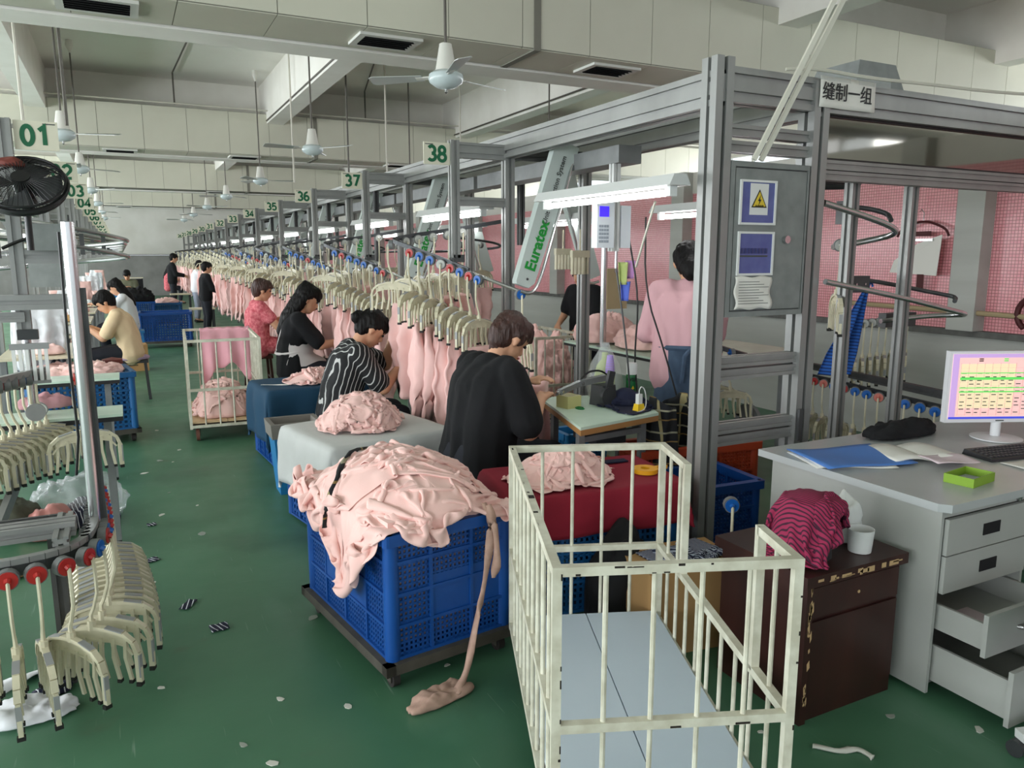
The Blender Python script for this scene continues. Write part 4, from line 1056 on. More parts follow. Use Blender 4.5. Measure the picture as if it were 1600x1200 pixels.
# cage carts
cage((.85, 1.45, 0), R(-21.5), .585, 1.13, .905, .215, 'empty white painted cage cart with open side in the foreground', gate=True, near_bars=4, side_bars=9)
cage((.43, 7.03, 0), R(-3), .60, 1.10, .90, .17, 'white cage cart holding pink garments, beside the aisle', board='plywood', near_bars=4, side_bars=9)
heap('garment_heap', .74, 7.42, .18, .23, .32, .27, 41, 'core of the pink heap in the aisle cage cart', nu=60, nv=24, amp=.01, sq=2.6)
TG = Terrain(.2, 1.3, 6.8, 8.2, lambda X, Y: .185 + .27 * np.clip(1 - ((X - .74) / .26) ** 2 - ((Y - 7.42) / .36) ** 2, 0, 1) ** .6)
pile(TG, 'deck of the aisle cage cart', [(.64, 7.3, .5, .5, .2, .46, 'at the left'), (.86, 7.32, .5, .5, .9, .44, 'at the right'), (.74, 7.28, .5, .5, 1.4, .42, 'at the front'), (.75, 7.5, .6, .5, .4, .42, 'on top')], 34, iters=90, inner=5, fric=.75, bend=.3, amp=.05)
def hung_cloth(name, x0, x1, y, z, drop, label, m, seed):
    def fn(u, v):
        x = x0 + (x1 - x0) * (u + .12 * (v - .5) * math.sin(u * 5)); t = v * 2 - 1
        yy = y + t * .035 + .03 * math.sin(u * 19 + seed + t) * abs(t)
        zz = z + .02 - abs(t) * drop * (1 if t < 0 else .55) * (.85 + .16 * math.sin(u * 7 + seed) + .06 * math.sin(u * 17)) - .004 * math.sin(u * 30)
        return (x, yy, zz)
    b = MB(); b.grid(fn, 60, 26); o = b.build(name, m, None, 'all'); md = o.modifiers.new('thickness', 'SOLIDIFY'); md.thickness = .005
    return tag(o, label, 'garment')
hung_cloth('pink_fabric', .62, 1.08, 7.95, .90, .52, 'bright pink fabric thrown over the back rail of the aisle cage cart', 'pink_bright', 1)
cage((3.12, 5.72, 0), R(0), .55, .9, .92, .2, 'rusty white cage cart behind the sewing table, full of pink cloth', board='plywood', near_bars=5, side_bars=6)
heap('garment_heap', 3.39, 6.15, .2, .25, .42, .72, 47, 'tall heap of pink cloth inside the rusty cage cart', nu=130, nv=50, amp=.07, sq=3.0)

# crates further down the hall and on the left
def stocked(x, y, rz, L, W, H, m, w, fill=None):
    dolly((x, y, 0), rz, L + .05, W + .05, .12, 'dolly under the ' + w)
    crate((x, y, .12), rz, L, W, H, m, w, 4, 4, 3, hole=.045)
stocked(.62, 15.0, R(-3), .84, .62, .50, 'crate_blue', 'big empty blue crate standing in the aisle')
stocked(.15, 18.6, R(2), .8, .6, .5, 'crate_blue', 'blue crate with black cloth further down the aisle')
heap('black_cloth_heap', .2, 18.6, .6, .36, .27, .28, 51, 'heap of black cloth on the far blue crate', 'black_cloth', 70, 24, amp=.06)
stocked(.85, 19.3, R(-6), .6, .5, .42, 'crate_teal', 'low teal crate beside the far blue crate')
heap('cloth_heap', .85, 19.3, .52, .24, .2, .1, 53, 'pale scraps on the low teal crate', 'pink', 50, 16, amp=.04)
stocked(-.42, 7.55, R(8), .80, .58, .50, 'crate_teal', 'blue crate with pink cloth under the left work tables')
heap('garment_heap', -.42, 7.55, .58, .36, .26, .09, 57, 'pink cloth filling the crate by the left tables', nu=90, nv=30, amp=.04, sq=3.2)
for k, (x, y) in enumerate(((.1, 22.5), (-.1, 24.5))):
    tag(taper(.16, .16, .2, .2, 0, .5).build('plastic_tub', 'bin_blue', loc=(x, y, 0)), 'light blue tub by the left row, %s' % ('nearer' if k == 0 else 'farther'), 'tub', 'tubs')
cb = thing('cardboard_box', 'brown cardboard box with handwriting behind the woman in cream', 'box', (.02, 12.0, 0), R(4))
MB().bb((-.2, -.15, 0), (.2, .15, .37)).build('box_body', 'carton', cb); MB().bb((-.2, -.1515, .20), (.2, .1515, .203)).build('tape_line', 'table_edge', cb)
for j, (w, z) in enumerate(((.12, .28), (.2, .23), (.18, .08))): MB().bb((-.12, -.1525, z), (-.12 + w, -.150, z + .012)).build('handwriting', 'text_black', cb)
# crates behind the corner post
crate((2.70, 3.10, .0), R(-4), .52, .38, .44, 'crate_blue', 'bright blue mesh crate behind the big corner post', 3, 3, 3, hole=.022)
crate((2.93, 3.46, .0), R(-8), .78, .28, .53, 'crate_orange', 'rust orange mesh crate behind the blue one', 3, 3, 3, hole=.022)
tag(MB().bb((-.22, -.15, 0), (.22, .15, .36)).build('carton', 'carton', loc=(2.02, 2.42, 0), rz=R(-8)), 'brown carton behind the cage cart', 'box')
cloth_on('striped_cloth', Terrain(1.7, 2.4, 2.1, 2.8, lambda X, Y: np.where((np.abs(X - 2.02) < .22) & (np.abs(Y - 2.42) < .15), .362, .02)), .5, .34, 40, 2.04, 2.38, .1, 5, 'navy and white striped cloth on the brown carton', 'navy_thin_stripe', 'cloth', squeeze=.6, iters=80, inner=5, fric=.7, bend=.3)
heap('dark_bag', 1.88, 2.62, 0, .16, .14, .42, 63, 'black cloth bundle between red cloth and cage cart', 'black_cloth', 50, 24, amp=.03, cat='cloth', kind=None)

# ------------------------------------------------------------------ people
def capsule(b, p0, p1, r0, r1, n=10):
    p0 = Vector(p0); p1 = Vector(p1); d = p1 - p0
    if d.length < 1e-5: b.ball(p0, r0, n, 8); return
    d, s, u = basis(d); rows = []
    for t in (.12, .5, .85): rows.append((p0 - d * r0 * math.cos(t * PI / 2), r0 * math.sin(t * PI / 2)))
    rows.append((p0, r0)); rows.append((p1, r1))
    for t in (.85, .5, .12): rows.append((p1 + d * r1 * math.cos(t * PI / 2), r1 * math.sin(t * PI / 2)))
    vs = [c + (s * math.cos(2 * PI * j / n) + u * math.sin(2 * PI * j / n)) * r for c, r in rows for j in range(n)]
    k = len(rows)
    fs = [(i * n + j, i * n + (j + 1) % n, (i + 1) * n + (j + 1) % n, (i + 1) * n + j) for i in range(k - 1) for j in range(n)] + [tuple(range(n))[::-1], tuple(range((k - 1) * n, k * n))]
    b.add(vs, fs)
def blob(name, caps, voxel, m, smooth=3, wrinkle=0.0, wscale=9.0, seed=0.0, strand=None):
    b = MB()
    for c in caps: capsule(b, *c)
    me = b.mesh(name, m)
    o = bpy.data.objects.new('tmp', me); COL.objects.link(o)
    r = o.modifiers.new('r', 'REMESH'); r.mode = 'VOXEL'; r.voxel_size = voxel
    s = o.modifiers.new('s', 'SMOOTH'); s.factor = .5; s.iterations = smooth
    dg = bpy.context.evaluated_depsgraph_get(); dg.update()
    out = bpy.data.meshes.new_from_object(o.evaluated_get(dg)); out.name = name
    bpy.data.objects.remove(o); bpy.data.meshes.remove(me)
    if wrinkle:
        ns = [v.normal.copy() for v in out.vertices]
        for v, nn in zip(out.vertices, ns):
            p = v.co * wscale + Vector((seed, seed * 2, 0)); p.z *= .55
            v.co += nn * wrinkle * ((1 - abs(NZ.noise(p)) * 2.2) + .5 * NZ.noise(p * 2.3))
    if strand:
        ns = [v.normal.copy() for v in out.vertices]
        for v, nn in zip(out.vertices, ns):
            p = v.co; q = Vector((p.x * 70, p.y * 70, p.z * 14 + seed)); v.co += nn * strand * NZ.noise(q)
    out.polygons.foreach_set('use_smooth', [True] * len(out.polygons))
    out.materials.clear(); out.materials.append(M[m]); out.update()
    return out
def ik(sh, hand, l1, l2, pole):
    sh = Vector(sh); hand = Vector(hand); d = hand - sh; L = min(d.length, (l1 + l2) * .985); dn = d.normalized(); hand = sh + dn * L
    a = (l1 * l1 - l2 * l2 + L * L) / (2 * L); h = math.sqrt(max(0, l1 * l1 - a * a))
    pole = Vector(pole); pole = (pole - dn * pole.dot(dn)).normalized()
    return sh + dn * a + pole * h, hand
def person(label, loc, yaw, sit=True, lean=.3, head=.3, hands=((.42, .12, .86), (.40, -.12, .84)), sleeve=.75, shirt='shirt_black', pants='pants_dark', hair='hair_black', style='short', vox=.011, size=1.0, bulk=1.0, hyaw=0.0, seed=1.0, long_sleeve=False, hem=0.0, dress=False, seatz=.47):
    P = thing('person', label, 'person', loc, yaw)
    P.scale = (size, size, size)
    hz = seatz + .075 if sit else .88
    hip = Vector((0, 0, hz)); t = Vector((math.sin(lean), 0, math.cos(lean))); Y = Vector((0, 1, 0))
    upw = Vector((math.sin(lean * .55), 0, math.cos(lean * .55)))
    waist = hip + upw * .17; chest = waist + t * .17; nb = chest + t * .115; shc = chest + t * .085
    ha = lean + head; u0 = Vector((math.sin(ha), 0, math.cos(ha))); f0 = Vector((math.cos(ha), 0, -math.sin(ha)))
    nk = nb + Vector((math.sin(lean + head * .5), 0, math.cos(lean + head * .5))) * .075
    hc = nk + u0 * .085 + f0 * .022
    rot = Matrix.Rotation(hyaw, 3, u0); f = rot @ f0; u = u0; sd = u.cross(f)
    B = bulk
    S = [shc + Y * .155 * B, shc - Y * .155 * B]
    body = []; cloth = []
    for s in (-1, 1):
        body += [(hip + Y * s * .075 * B, waist + Y * s * .06 * B, .105 * B, .092 * B), (waist + Y * s * .06 * B, chest + Y * s * .07 * B, .092 * B, .10 * B), (chest + Y * s * .07 * B, shc + Y * s * .10 * B, .098 * B, .062 * B)]
        cloth += [(hip + Y * s * .08 * B + Vector((0, 0, -.02 - hem)), waist + Y * s * .066 * B, .122 * B, .112 * B), (waist + Y * s * .066 * B, chest + Y * s * .074 * B, .112 * B, .116 * B), (chest + Y * s * .074 * B, shc + Y * s * .105 * B, .112 * B, .072 * B), (shc + Y * s * .05, shc + Y * s * .14 * B, .07, .064)]
        cloth.append((chest + t * .02 + Vector((.03, 0, 0)) + Y * s * .07, waist + Y * s * .06 + Vector((.03, 0, 0)), .085 * B, .085 * B))
    cloth += [(hip - upw * .02, waist - Vector((.012, 0, 0)), .118 * B, .115 * B), (waist - Vector((.012, 0, 0)), chest - t * .01 - Vector((.012, 0, 0)), .115 * B, .122 * B), (chest - t * .01 - Vector((.012, 0, 0)), shc, .122 * B, .08 * B)]
    for s in (-1, 1): cloth += [(nb - t * .035 + Y * s * .03, S[0 if s > 0 else 1] + t * .005, .058, .062 * B)]; body += [(nb - t * .01, S[0 if s > 0 else 1], .05, .045)]
    body += [(hip, chest, .10 * B, .10 * B)]
    body += [(nb - t * .04, nk, .052, .047), (nk, hc - u * .02, .047, .05)]
    # head
    body += [(hc + u * .03 - f * .012, hc + u * .028 + f * .012, .082, .078), (hc - u * .02 + f * .018, hc - u * .045 + f * .03, .068, .056), (hc - u * .085 + f * .052, hc - u * .08 + f * .056, .034, .03),
             (hc + u * .005 + f * .083, hc - u * .028 + f * .1, .011, .0135), (hc - u * .058 + f * .08, hc - u * .062 + f * .083, .019, .017), (hc + u * .03 + f * .068 - sd * .03, hc + u * .03 + f * .068 + sd * .03, .023, .023)]
    for s in (-1, 1): body += [(hc - u * .005 - f * .008 + sd * s * .076, hc - u * .03 - f * .004 + sd * s * .074, .019, .013)]
    # arms and hands
    for s, hnd in ((0, hands[0]), (1, hands[1])):
        sg = 1 if s == 0 else -1
        el, wr = ik(S[s], hnd, .275, .235, (-.35, sg * .55, -1))
        body += [(S[s], el, .05 * B, .042 * B), (el, wr, .042 * B, .026)]
        if long_sleeve: cloth += [(S[s], el, .066 * B, .056 * B), (el, el.lerp(wr, .92), .056 * B, .04)]
        else: cloth += [(S[s], S[s].lerp(el, sleeve), .066 * B, .066 * B)]
        d = (wr - el).normalized(); dn = (d + Vector((0, 0, -.35)) + Vector((.2, -sg * .15, 0))).normalized()
        side = dn.cross(Vector((0, 0, 1))).normalized(); upn = side.cross(dn)
        for q in (-1, 1): body.append((wr + side * q * .012, wr + dn * .07 + side * q * .022, .019, .016))
        for q, (off, ln) in enumerate(((-.032, .85), (-.011, 1.0), (.011, .96), (.032, .78))):
            p = wr + dn * .075 + side * off; dd = dn.copy()
            for seg, (l, r0, r1) in enumerate(((.034, .0098, .009), (.026, .009, .0082), (.02, .0082, .007))):
                dd = (dd - upn * (.22 + .28 * seg)).normalized(); q2 = p + dd * l * ln; body.append((p, q2, r0, r1)); p = q2
        th = (dn * .8 - side * sg * -1 * .0 + side * (-sg) * .8 - upn * .3).normalized() if False else (dn * .75 + side * (1 if (side.y * sg) < 0 else -1) * .7 - upn * .35).normalized()
        p = wr + dn * .018 + side * (1 if (side.y * sg) < 0 else -1) * .02; q2 = p + th * .04; body += [(p, q2, .013, .0105), (q2, q2 + (th * .6 + dn * .7).normalized() * .032, .0105, .0085)]
    # legs
    leg = []
    for s in (-1, 1):
        if sit:
            k = Vector((.40, s * .11, hz - .03)); a = Vector((.36, s * .11, .08)); j = hip + Y * s * .085
        else:
            k = Vector((.02, s * .085, .46)); a = Vector((-.02, s * .085, .08)); j = hip + Y * s * .085 + Vector((0, 0, -.02))
        body += [(j, k, .082, .055), (k, a, .052, .036), (a, a + Vector((.13, 0, -.045)), .036, .028)]
        leg += [(j, k, .100 * B, .07), (k, a + Vector((0, 0, .05)), .068, .056)]
    leg += [(hip - Y * .075, hip + Y * .075, .118 * B, .118 * B)]
    link('body', blob('body', body, vox, 'skin', 2), P)
    link('trousers' if not dress else 'skirt', blob('trousers', leg, vox * 1.5, pants, 3, .004, 8, seed), P)
    link('shirt' if not dress else 'blouse', blob('shirt', cloth, vox * 1.25, shirt, 4, .0065 * B, 7, seed), P)
    for s in (-1, 1): MB().ball(hc + u * .006 + f * .083 + sd * s * .031, .0095, 8, 6).build('eye', 'eye_dark', P, True)
    ml = MB(); capsule(ml, hc - u * .056 + f * .0965 - sd * .014, hc - u * .056 + f * .0965 + sd * .014, .006, .006, 6); ml.build('lips', 'lips', P, True)
    # shoes
    for s in (-1, 1):
        a = Vector((.36 if sit else -.02, s * (.11 if sit else .085), 0)); sh = MB(); capsule(sh, a + Vector((-.03, 0, .035)), a + Vector((.13, 0, .03)), .036, .03, 8); sh.build('shoe', 'rubber', P, True)
    # hair
    hr = [(hc + u * .048 - f * .03, hc + u * .052 + f * .03, .088, .074), (hc + u * .02 - f * .045, hc - u * .03 - f * .045, .078, .066)]
    for s in (-1, 1): hr += [(hc + u * .05 + sd * s * .04 + f * .01, hc + u * .015 + sd * s * .066 - f * .012, .05, .03)]
    hr += [(hc + u * .088 + f * .035 - sd * .03, hc + u * .07 + f * .062 + sd * .03, .036, .03)]
    if style == 'short':
        hr += [(hc - u * .02 - f * .05, hc - u * .075 - f * .04, .062, .04), (hc + u * .06 - f * .06, hc - u * .01 - f * .075, .055, .05)]
        for s in (-1, 1): hr += [(hc + u * .03 + sd * s * .066 + f * .02, hc - u * .015 + sd * s * .07 + f * .018, .025, .015), (hc + u * .075 + f * .06 + sd * s * .03, hc + u * .045 + f * .088 + sd * s * .035, .03, .018)]
    elif style == 'bun':
        q = hc - f * .125 + u * .0; hr += [(q, q + u * .012, .044, .04), (hc - f * .09, q, .05, .03)]
    elif style == 'lowbun':
        q = hc - f * .115 - u * .075; hr += [(q, q - u * .025 - f * .01, .066, .056), (hc - f * .06 - u * .02, q, .075, .05), (hc + u * .03 - f * .03, hc - u * .02 - f * .05, .098, .085)]
    elif style == 'long':
        bk = nb - t * .02 - Vector((.075, 0, 0)); lo = chest - Vector((.115, 0, .02))
        hr += [(hc - f * .05 - u * .03, bk, .075, .07), (bk, lo, .07, .045), (hc + u * .10 - f * .045, hc + u * .11 - f * .075, .03, .026)]
        for s in (-1, 1): hr += [(hc - f * .03 + sd * s * .055, bk + sd * s * .04, .045, .05), (hc + u * .06 + f * .075 + sd * s * .02, hc + u * .02 + f * .09 + sd * s * .045, .018, .012)]
    link('hair', blob('hair', hr, max(.008, vox * .9), hair, 2, 0, strand=.006, seed=seed), P)
    P['_pts'] = 0
    del P['_pts']
    return P, dict(hip=hip, waist=waist, chest=chest, shc=shc, nb=nb, hc=hc, t=t, S=S)
def stool(x, y, h, label, m='wood_dark', r=.16):
    s = thing('stool', label, 'stool', (x, y, 0), group='work stools')
    MB().bb((-r, -r, h - .035), (r, r, h)).build('seat', m, s)
    for sx in (-1, 1):
        for sy in (-1, 1): MB().bar((sx * r * .95, sy * r * .95, 0), (sx * r * .8, sy * r * .8, h - .03), .03, .03).build('leg', m, s)
    for sx in (-1, 1): MB().bar((sx * r * .9, -r * .85, h * .4), (sx * r * .9, r * .85, h * .4), .02, .02).build('stretcher', m, s)

# right row
person('woman with short brown hair in a black T-shirt bent over the nearest sewing table', (1.66, 3.72, 0), R(8), lean=.26, head=.40, hands=((.34, .05, .80), (.29, -.14, .75)), sleeve=.85, shirt='shirt_black', hair='hair_brown', style='short', vox=.0085, size=1.12, bulk=1.18, seed=3, hem=.05, seatz=.40)
stool(1.66, 3.72, .385, 'stool under the woman in the black T-shirt', r=.15)
p2, j2 = person('woman with a hair bun in a black shirt with chain stripes', (1.34, 5.5, 0), R(-4), lean=.36, head=.35, hands=((.40, .05, .92), (.42, -.08, .74)), sleeve=.8, shirt='shirt_striped', style='bun', vox=.0095, size=1.1, bulk=1.1, seed=5, seatz=.36)
cl = MB()
nb = j2['nb']; cp = []
for i in range(13):
    a = 2 * PI * i / 12; cp.append((nb.x - .005 + .072 * math.cos(a), .074 * math.sin(a), nb.z - .035 - .035 * math.cos(a)))
cl.tube(cp, .012, 6); cl.build('collar', 'shirt_cream', p2, True)
stool(1.34, 5.5, .345, 'stool under the woman with the chain striped shirt', r=.15)
p3, j3 = person('woman with long half-tied black hair wearing a white apron over black', (1.37, 7.4, 0), R(-8), lean=.2, head=.3, hands=((.44, .06, .76), (.45, -.09, .72)), sleeve=.85, shirt='shirt_black', style='long', vox=.0105, seed=7, size=1.12, bulk=1.02, seatz=.42)
ap = MB(); c3 = j3['chest']; w3 = j3['waist']; s3 = j3['shc']
for s in (-1, 1):
    ap.tube(smooth_path([(s3.x + .085, s * .085, s3.z - .04), (s3.x + .02, s * .09, s3.z + .075), (s3.x - .09, s * .085, s3.z - .0), (c3.x - .128, s * .06, c3.z - .03), (w3.x - .13, s * -.01, w3.z - .02)]), .011, 6)
ap.build('apron_straps', 'apron_white', p3, True)
MB().grid(lambda u, v: (w3.x + (.135 + .02 * math.sin(v * 9)) * math.cos((u - .5) * 3.6) * (1 + .9 * v), .185 * math.sin((u - .5) * 3.6), w3.z + .06 - .2 * v), 24, 8).build('apron_skirt', 'apron_white', p3, True)
b = MB()
for i in range(24):
    pass
b.tube([(w3.x + .14 * math.cos(a), .178 * math.sin(a), w3.z - .02 + .02 * math.cos(a)) for a in [2 * PI * i / 24 for i in range(25)]], .012, 6); b.build('waist_band', 'apron_white', p3, True)
stool(1.37, 7.4, .405, 'stool under the woman with the white apron', r=.15)
person('woman with short dark hair in a pink lace blouse sitting upright', (1.36, 9.4, 0), R(2), lean=.08, head=.16, hands=((.42, .1, .84), (.40, -.12, .80)), sleeve=.55, shirt='lace_pink', pants='lace_pink', hair='hair_brown', style='short', vox=.012, seed=9, size=1.06, bulk=1.05, dress=True, seatz=.46)
stool(1.36, 9.4, .445, 'stool under the woman in pink lace', r=.15)
person('standing man in a black sweater among the pink garments', (1.42, 16.2, 0), R(10), sit=False, lean=.05, head=.1, hands=((.3, .1, .95), (.3, -.1, .95)), long_sleeve=True, shirt='shirt_black', pants='pants_dark', style='short', vox=.016, seed=11, size=.92)
person('person in a white T-shirt working far down the right row', (1.55, 20.0, 0), R(8), sit=False, lean=.12, head=.3, hands=((.35, .1, .95), (.33, -.1, .93)), shirt='shirt_white', pants='pants_grey', style='short', vox=.018, seed=13, size=.93)
person('tall person in dark brown standing in the far aisle', (1.22, 23.5, 0), R(0), sit=False, lean=.05, head=.2, hands=((.32, .1, 1.02), (.3, -.1, 1.0)), long_sleeve=True, shirt='shirt_black', pants='pants_dark', style='short', vox=.018, seed=15, size=1.03)
person('woman with dark hair near the end of the right row', (1.3, 28.0, 0), R(0), lean=.1, head=.2, shirt='lace_pink', style='long', vox=.02, seed=16)
# left row
person('woman in a cream top bent over a sewing machine on the left row', (.02, 9.6, 0), R(176), lean=.34, head=.3, hands=((.42, .1, .84), (.40, -.12, .82)), sleeve=.8, shirt='shirt_cream', style='short', vox=.012, seed=17, bulk=1.08)
stool(.02, 9.6, .455, 'dark stool with lavender cushion under the woman in cream', 'machine_dark')
heap('lavender_cloth', .0, 9.6, .455, .2, .19, .05, 71, 'lavender cloth on the stool of the woman in cream', 'lavender', 40, 14, amp=.015, cat='cloth', kind=None)
person('woman with long black hair in a white T-shirt on the left row', (.05, 13.3, 0), R(172), lean=.22, head=.3, hands=((.46, .1, .88), (.44, -.12, .86)), sleeve=.8, shirt='shirt_white', style='long', vox=.014, seed=19)
stool(.05, 13.3, .455, 'light blue plastic stool under the woman in white', 'stool_blue', r=.18)
person('woman in an olive top far down the left row facing the camera', (.1, 21.0, 0), R(-100), lean=.15, head=.35, hands=((.3, .08, .85), (.3, -.08, .85)), long_sleeve=True, shirt='olive', style='short', vox=.018, seed=21)
# wall side
p9, j9 = person('woman in a pink long sleeved shirt standing with her back to us', (3.22, 3.86, 0), R(58), sit=False, lean=.10, head=.25, hands=((.32, .16, 1.0), (.30, -.05, 1.0)), long_sleeve=True, shirt='shirt_pink', pants='pants_dark', style='lowbun', vox=.011, seed=23, size=1.06, bulk=1.12, hem=.05)
hp = j9['hip']
MB().grid(lambda u, v: (hp.x + (-.155 - .02 * v - .012 * math.sin(u * 20 + v * 3)) * math.cos((u - .5) * 4.0), (.175 + .03 * v) * math.sin((u - .5) * 4.0), hp.z + .10 - .52 * v), 30, 10).build('apron_skirt', 'denim', p9, True)
b = MB(); b.tube([(hp.x + .15 * math.cos(a), .185 * math.sin(a), hp.z + .10) for a in [2 * PI * i / 24 for i in range(25)]], .017, 6)
b.tube([(hp.x - .16, .0, hp.z + .1), (hp.x - .2, .04, hp.z + .06), (hp.x - .18, .05, hp.z - .1)], .014, 6); b.build('apron_tie', 'denim', p9, True)
person('person in a black top behind the clipboard on the wall side', (4.15, 6.55, 0), R(200), sit=False, lean=.12, head=.2, hands=((.3, .15, .95), (.28, -.15, .95)), shirt='shirt_black', style='short', vox=.014, seed=25, size=.97)

# ------------------------------------------------------------------ control cabinet and things on the frame end
ec = thing('electrical_cabinet', 'grey steel electrical cabinet with warning sign between the two corner posts', 'cabinet', (2.455, 2.70, 1.335))
MB().bb((0, 0, 0), (.485, .10, .70)).build('cabinet_body', 'panel_grey', ec)
MB().bb((.026, -.002, .026), (.474, .001, .674)).build('door_seam', 'dark_gap', ec)
f = MB()
for a, c in (((0, 0), (.485, .024)), ((0, .676), (.485, .70)), ((0, .024), (.024, .676)), ((.476, .024), (.485, .676))): f.bb((a[0], -.012, a[1]), (c[0], .001, c[1]))
f.build('cabinet_rim', 'panel_grey', ec)
dr = MB().bb((.030, -.010, .030), (.470, 0, .670)).build('cabinet_door', 'panel_grey', ec)
for z, nm in ((.42, 'upper'), (.19, 'lower')):
    f = MB()
    for a, c in (((.055, z), (.275, z + .010)), ((.055, z + .19), (.275, z + .20)), ((.055, z + .01), (.065, z + .19)), ((.265, z + .01), (.275, z + .19))): f.bb((a[0], -.02, a[1]), (c[0], -.010, c[1]))
    w = f.build('window_frame', 'cap_white', dr); MB().bb((.065, -.014, z + .01), (.265, -.012, z + .19)).build('window_pane', 'window_blue', w)
    if nm == 'lower':
        for q in range(8): MB().bb((.075 + q * .021, -.0165, z + .10), (.09 + q * .021, -.0135, z + .125)).build('breaker', 'breaker', w)
        MB().bb((.07, -.016, z + .085), (.24, -.0135, z + .092)).build('breaker_rail', 'text_grey', w)
MB().bb((.115, -.0165, .465), (.225, -.0145, .605)).build('warning_label', 'cap_white', dr, label='white label with yellow electric shock warning triangle')
def tri(cx, cz, r, y0, y1, m, nm): 
    v = [(cx + r * math.cos(R(90 + 120 * i)) * 1.0, cz + r * math.sin(R(90 + 120 * i))) for i in range(3)]
    MB().add([(x, y0, z) for x, z in v] + [(x, y1, z) for x, z in v], [(0, 1, 2), (5, 4, 3), (0, 3, 4, 1), (1, 4, 5, 2), (2, 5, 3, 0)]).build(nm, m, dr)
tri(.17, .525, .054, -.0180, -.0165, 'text_black', 'warning_border'); tri(.17, .525, .044, -.0190, -.0180, 'warning_yellow', 'warning_triangle')
MB().add([(x, y, z) for y in (-.0200, -.0190) for x, z in ((.176, .555), (.160, .527), (.169, .527), (.164, .507), (.180, .534), (.171, .534))], [(0, 1, 2, 3, 4, 5), (11, 10, 9, 8, 7, 6)] + [(i, (i + 1) % 6, 6 + (i + 1) % 6, 6 + i) for i in range(6)]).build('lightning_mark', 'text_black', dr)
put_text('lettering', '有电危险', .013, 'text_black', dr, (.17, -.0195, .503), (R(90), 0, 0))
MB().cyl((.35, -.03, .355), (.35, -.012, .355), .018, 16).build('lock', 'steel_tube', dr, True)
nt_ = thing('paper_note', 'creased white paper note taped under the cabinet windows', 'paper', (2.455, 2.685, 1.335))
pg = MB().grid(lambda u, v: (.045 + .225 * u + .008 * math.sin(v * 9), -.004 - .004 * math.sin(u * 7 + v * 5), .035 + .15 * v + .004 * math.sin(u * 11)), 14, 10).build('sheet', 'paper', nt_, True)
pg.modifiers.new('t', 'SOLIDIFY').thickness = .0015
for q in range(9): MB().bb((.065, -.0105, .06 + q * .0125), (.25 - .03 * (q % 3), -.0095, .0622 + q * .0125)).build('text_line', 'text_grey', nt_)
sg = thing('paper_sign', 'white laminated paper sign with four black Chinese characters taped to the end beam', 'sign', (3.16, 2.69, 2.375))
MB().grid(lambda u, v: (-.19 + .38 * u, -.004 - .003 * math.sin(u * 9 + v * 3), -.07 + .14 * v), 12, 6).build('sheet', 'paper', sg, True).modifiers.new('t', 'SOLIDIFY').thickness = .0015
put_text('characters', '缝制一组', .085, 'text_black', sg, (-.01, -.010, -.003), (R(90), 0, 0), bold=.0004)
MB().grid(lambda u, v: (-.21 + .5 * u, -.007 - .003 * math.sin(u * 22), .05 + .05 * v), 20, 3).build('clear_tape', 'bag_clear', sg, True)
bp = thing('dark_acrylic_panel', 'glossy black acrylic panel under the end beam reflecting the windows', 'panel', (3.07, 2.745, 2.07))
MB().bb((.02, 0, .015), (2.1, .006, .205)).build('glossy_sheet', 'black_gloss', bp)
f = MB()
for a, c in (((0, 0), (2.12, .015)), ((0, .205), (2.12, .22)), ((0, .015), (.02, .205))): f.bb((a[0], -.012, a[1]), (c[0], .01, c[1]))
f.build('panel_frame', 'frame_black', bp)
for p, q, l in (((2.50, 2.60, 2.03), (2.87, 2.50, 2.78), 'left'), ((2.55, 2.61, 2.03), (2.93, 2.51, 2.78), 'right')):
    tag(MB().bar(p, (q[0] + (q[0] - p[0]) * 2.1, q[1] - .2, 4.38), .017, .02).build('white_conduit', 'conduit'), 'white plastic conduit slanting up from the cabinet to the ceiling, %s of two' % l, 'conduit', 'slanted conduits')
tag(MB().tube(smooth_path([(2.72, 2.66, 2.44), (2.85, 2.62, 2.45), (3.2, 2.6, 2.435), (3.6, 2.6, 2.45), (4.2, 2.6, 2.46), (5.2, 2.6, 2.52)]), .008, 6).build('cable', 'conduit', None, True), 'pale cable lying along the top of the end beam', 'cable')
tag(MB().add([(3.68, 3.1, 2.40), (4.2, 3.1, 2.40), (4.2, 3.5, 2.40), (3.68, 3.5, 2.40), (3.78, 3.15, 2.70), (4.08, 3.15, 2.70), (4.08, 3.45, 2.70), (3.78, 3.45, 2.70)], [(3, 2, 1, 0), (4, 5, 6, 7), (0, 1, 5, 4), (1, 2, 6, 5), (2, 3, 7, 6), (3, 0, 4, 7)]).build('motor_hood', 'panel_grey'), 'grey sloping motor hood above the end beam', 'hood')
for k, x in enumerate((2.52, 2.62)): tag(MB().bb((x, 2.95, 2.1), (x + .05, 2.96, 2.33)).build('steel_strip', 'grey_steel'), 'grey steel strip seen above the cabinet, %s' % ('left' if k == 0 else 'right'), 'bracket')

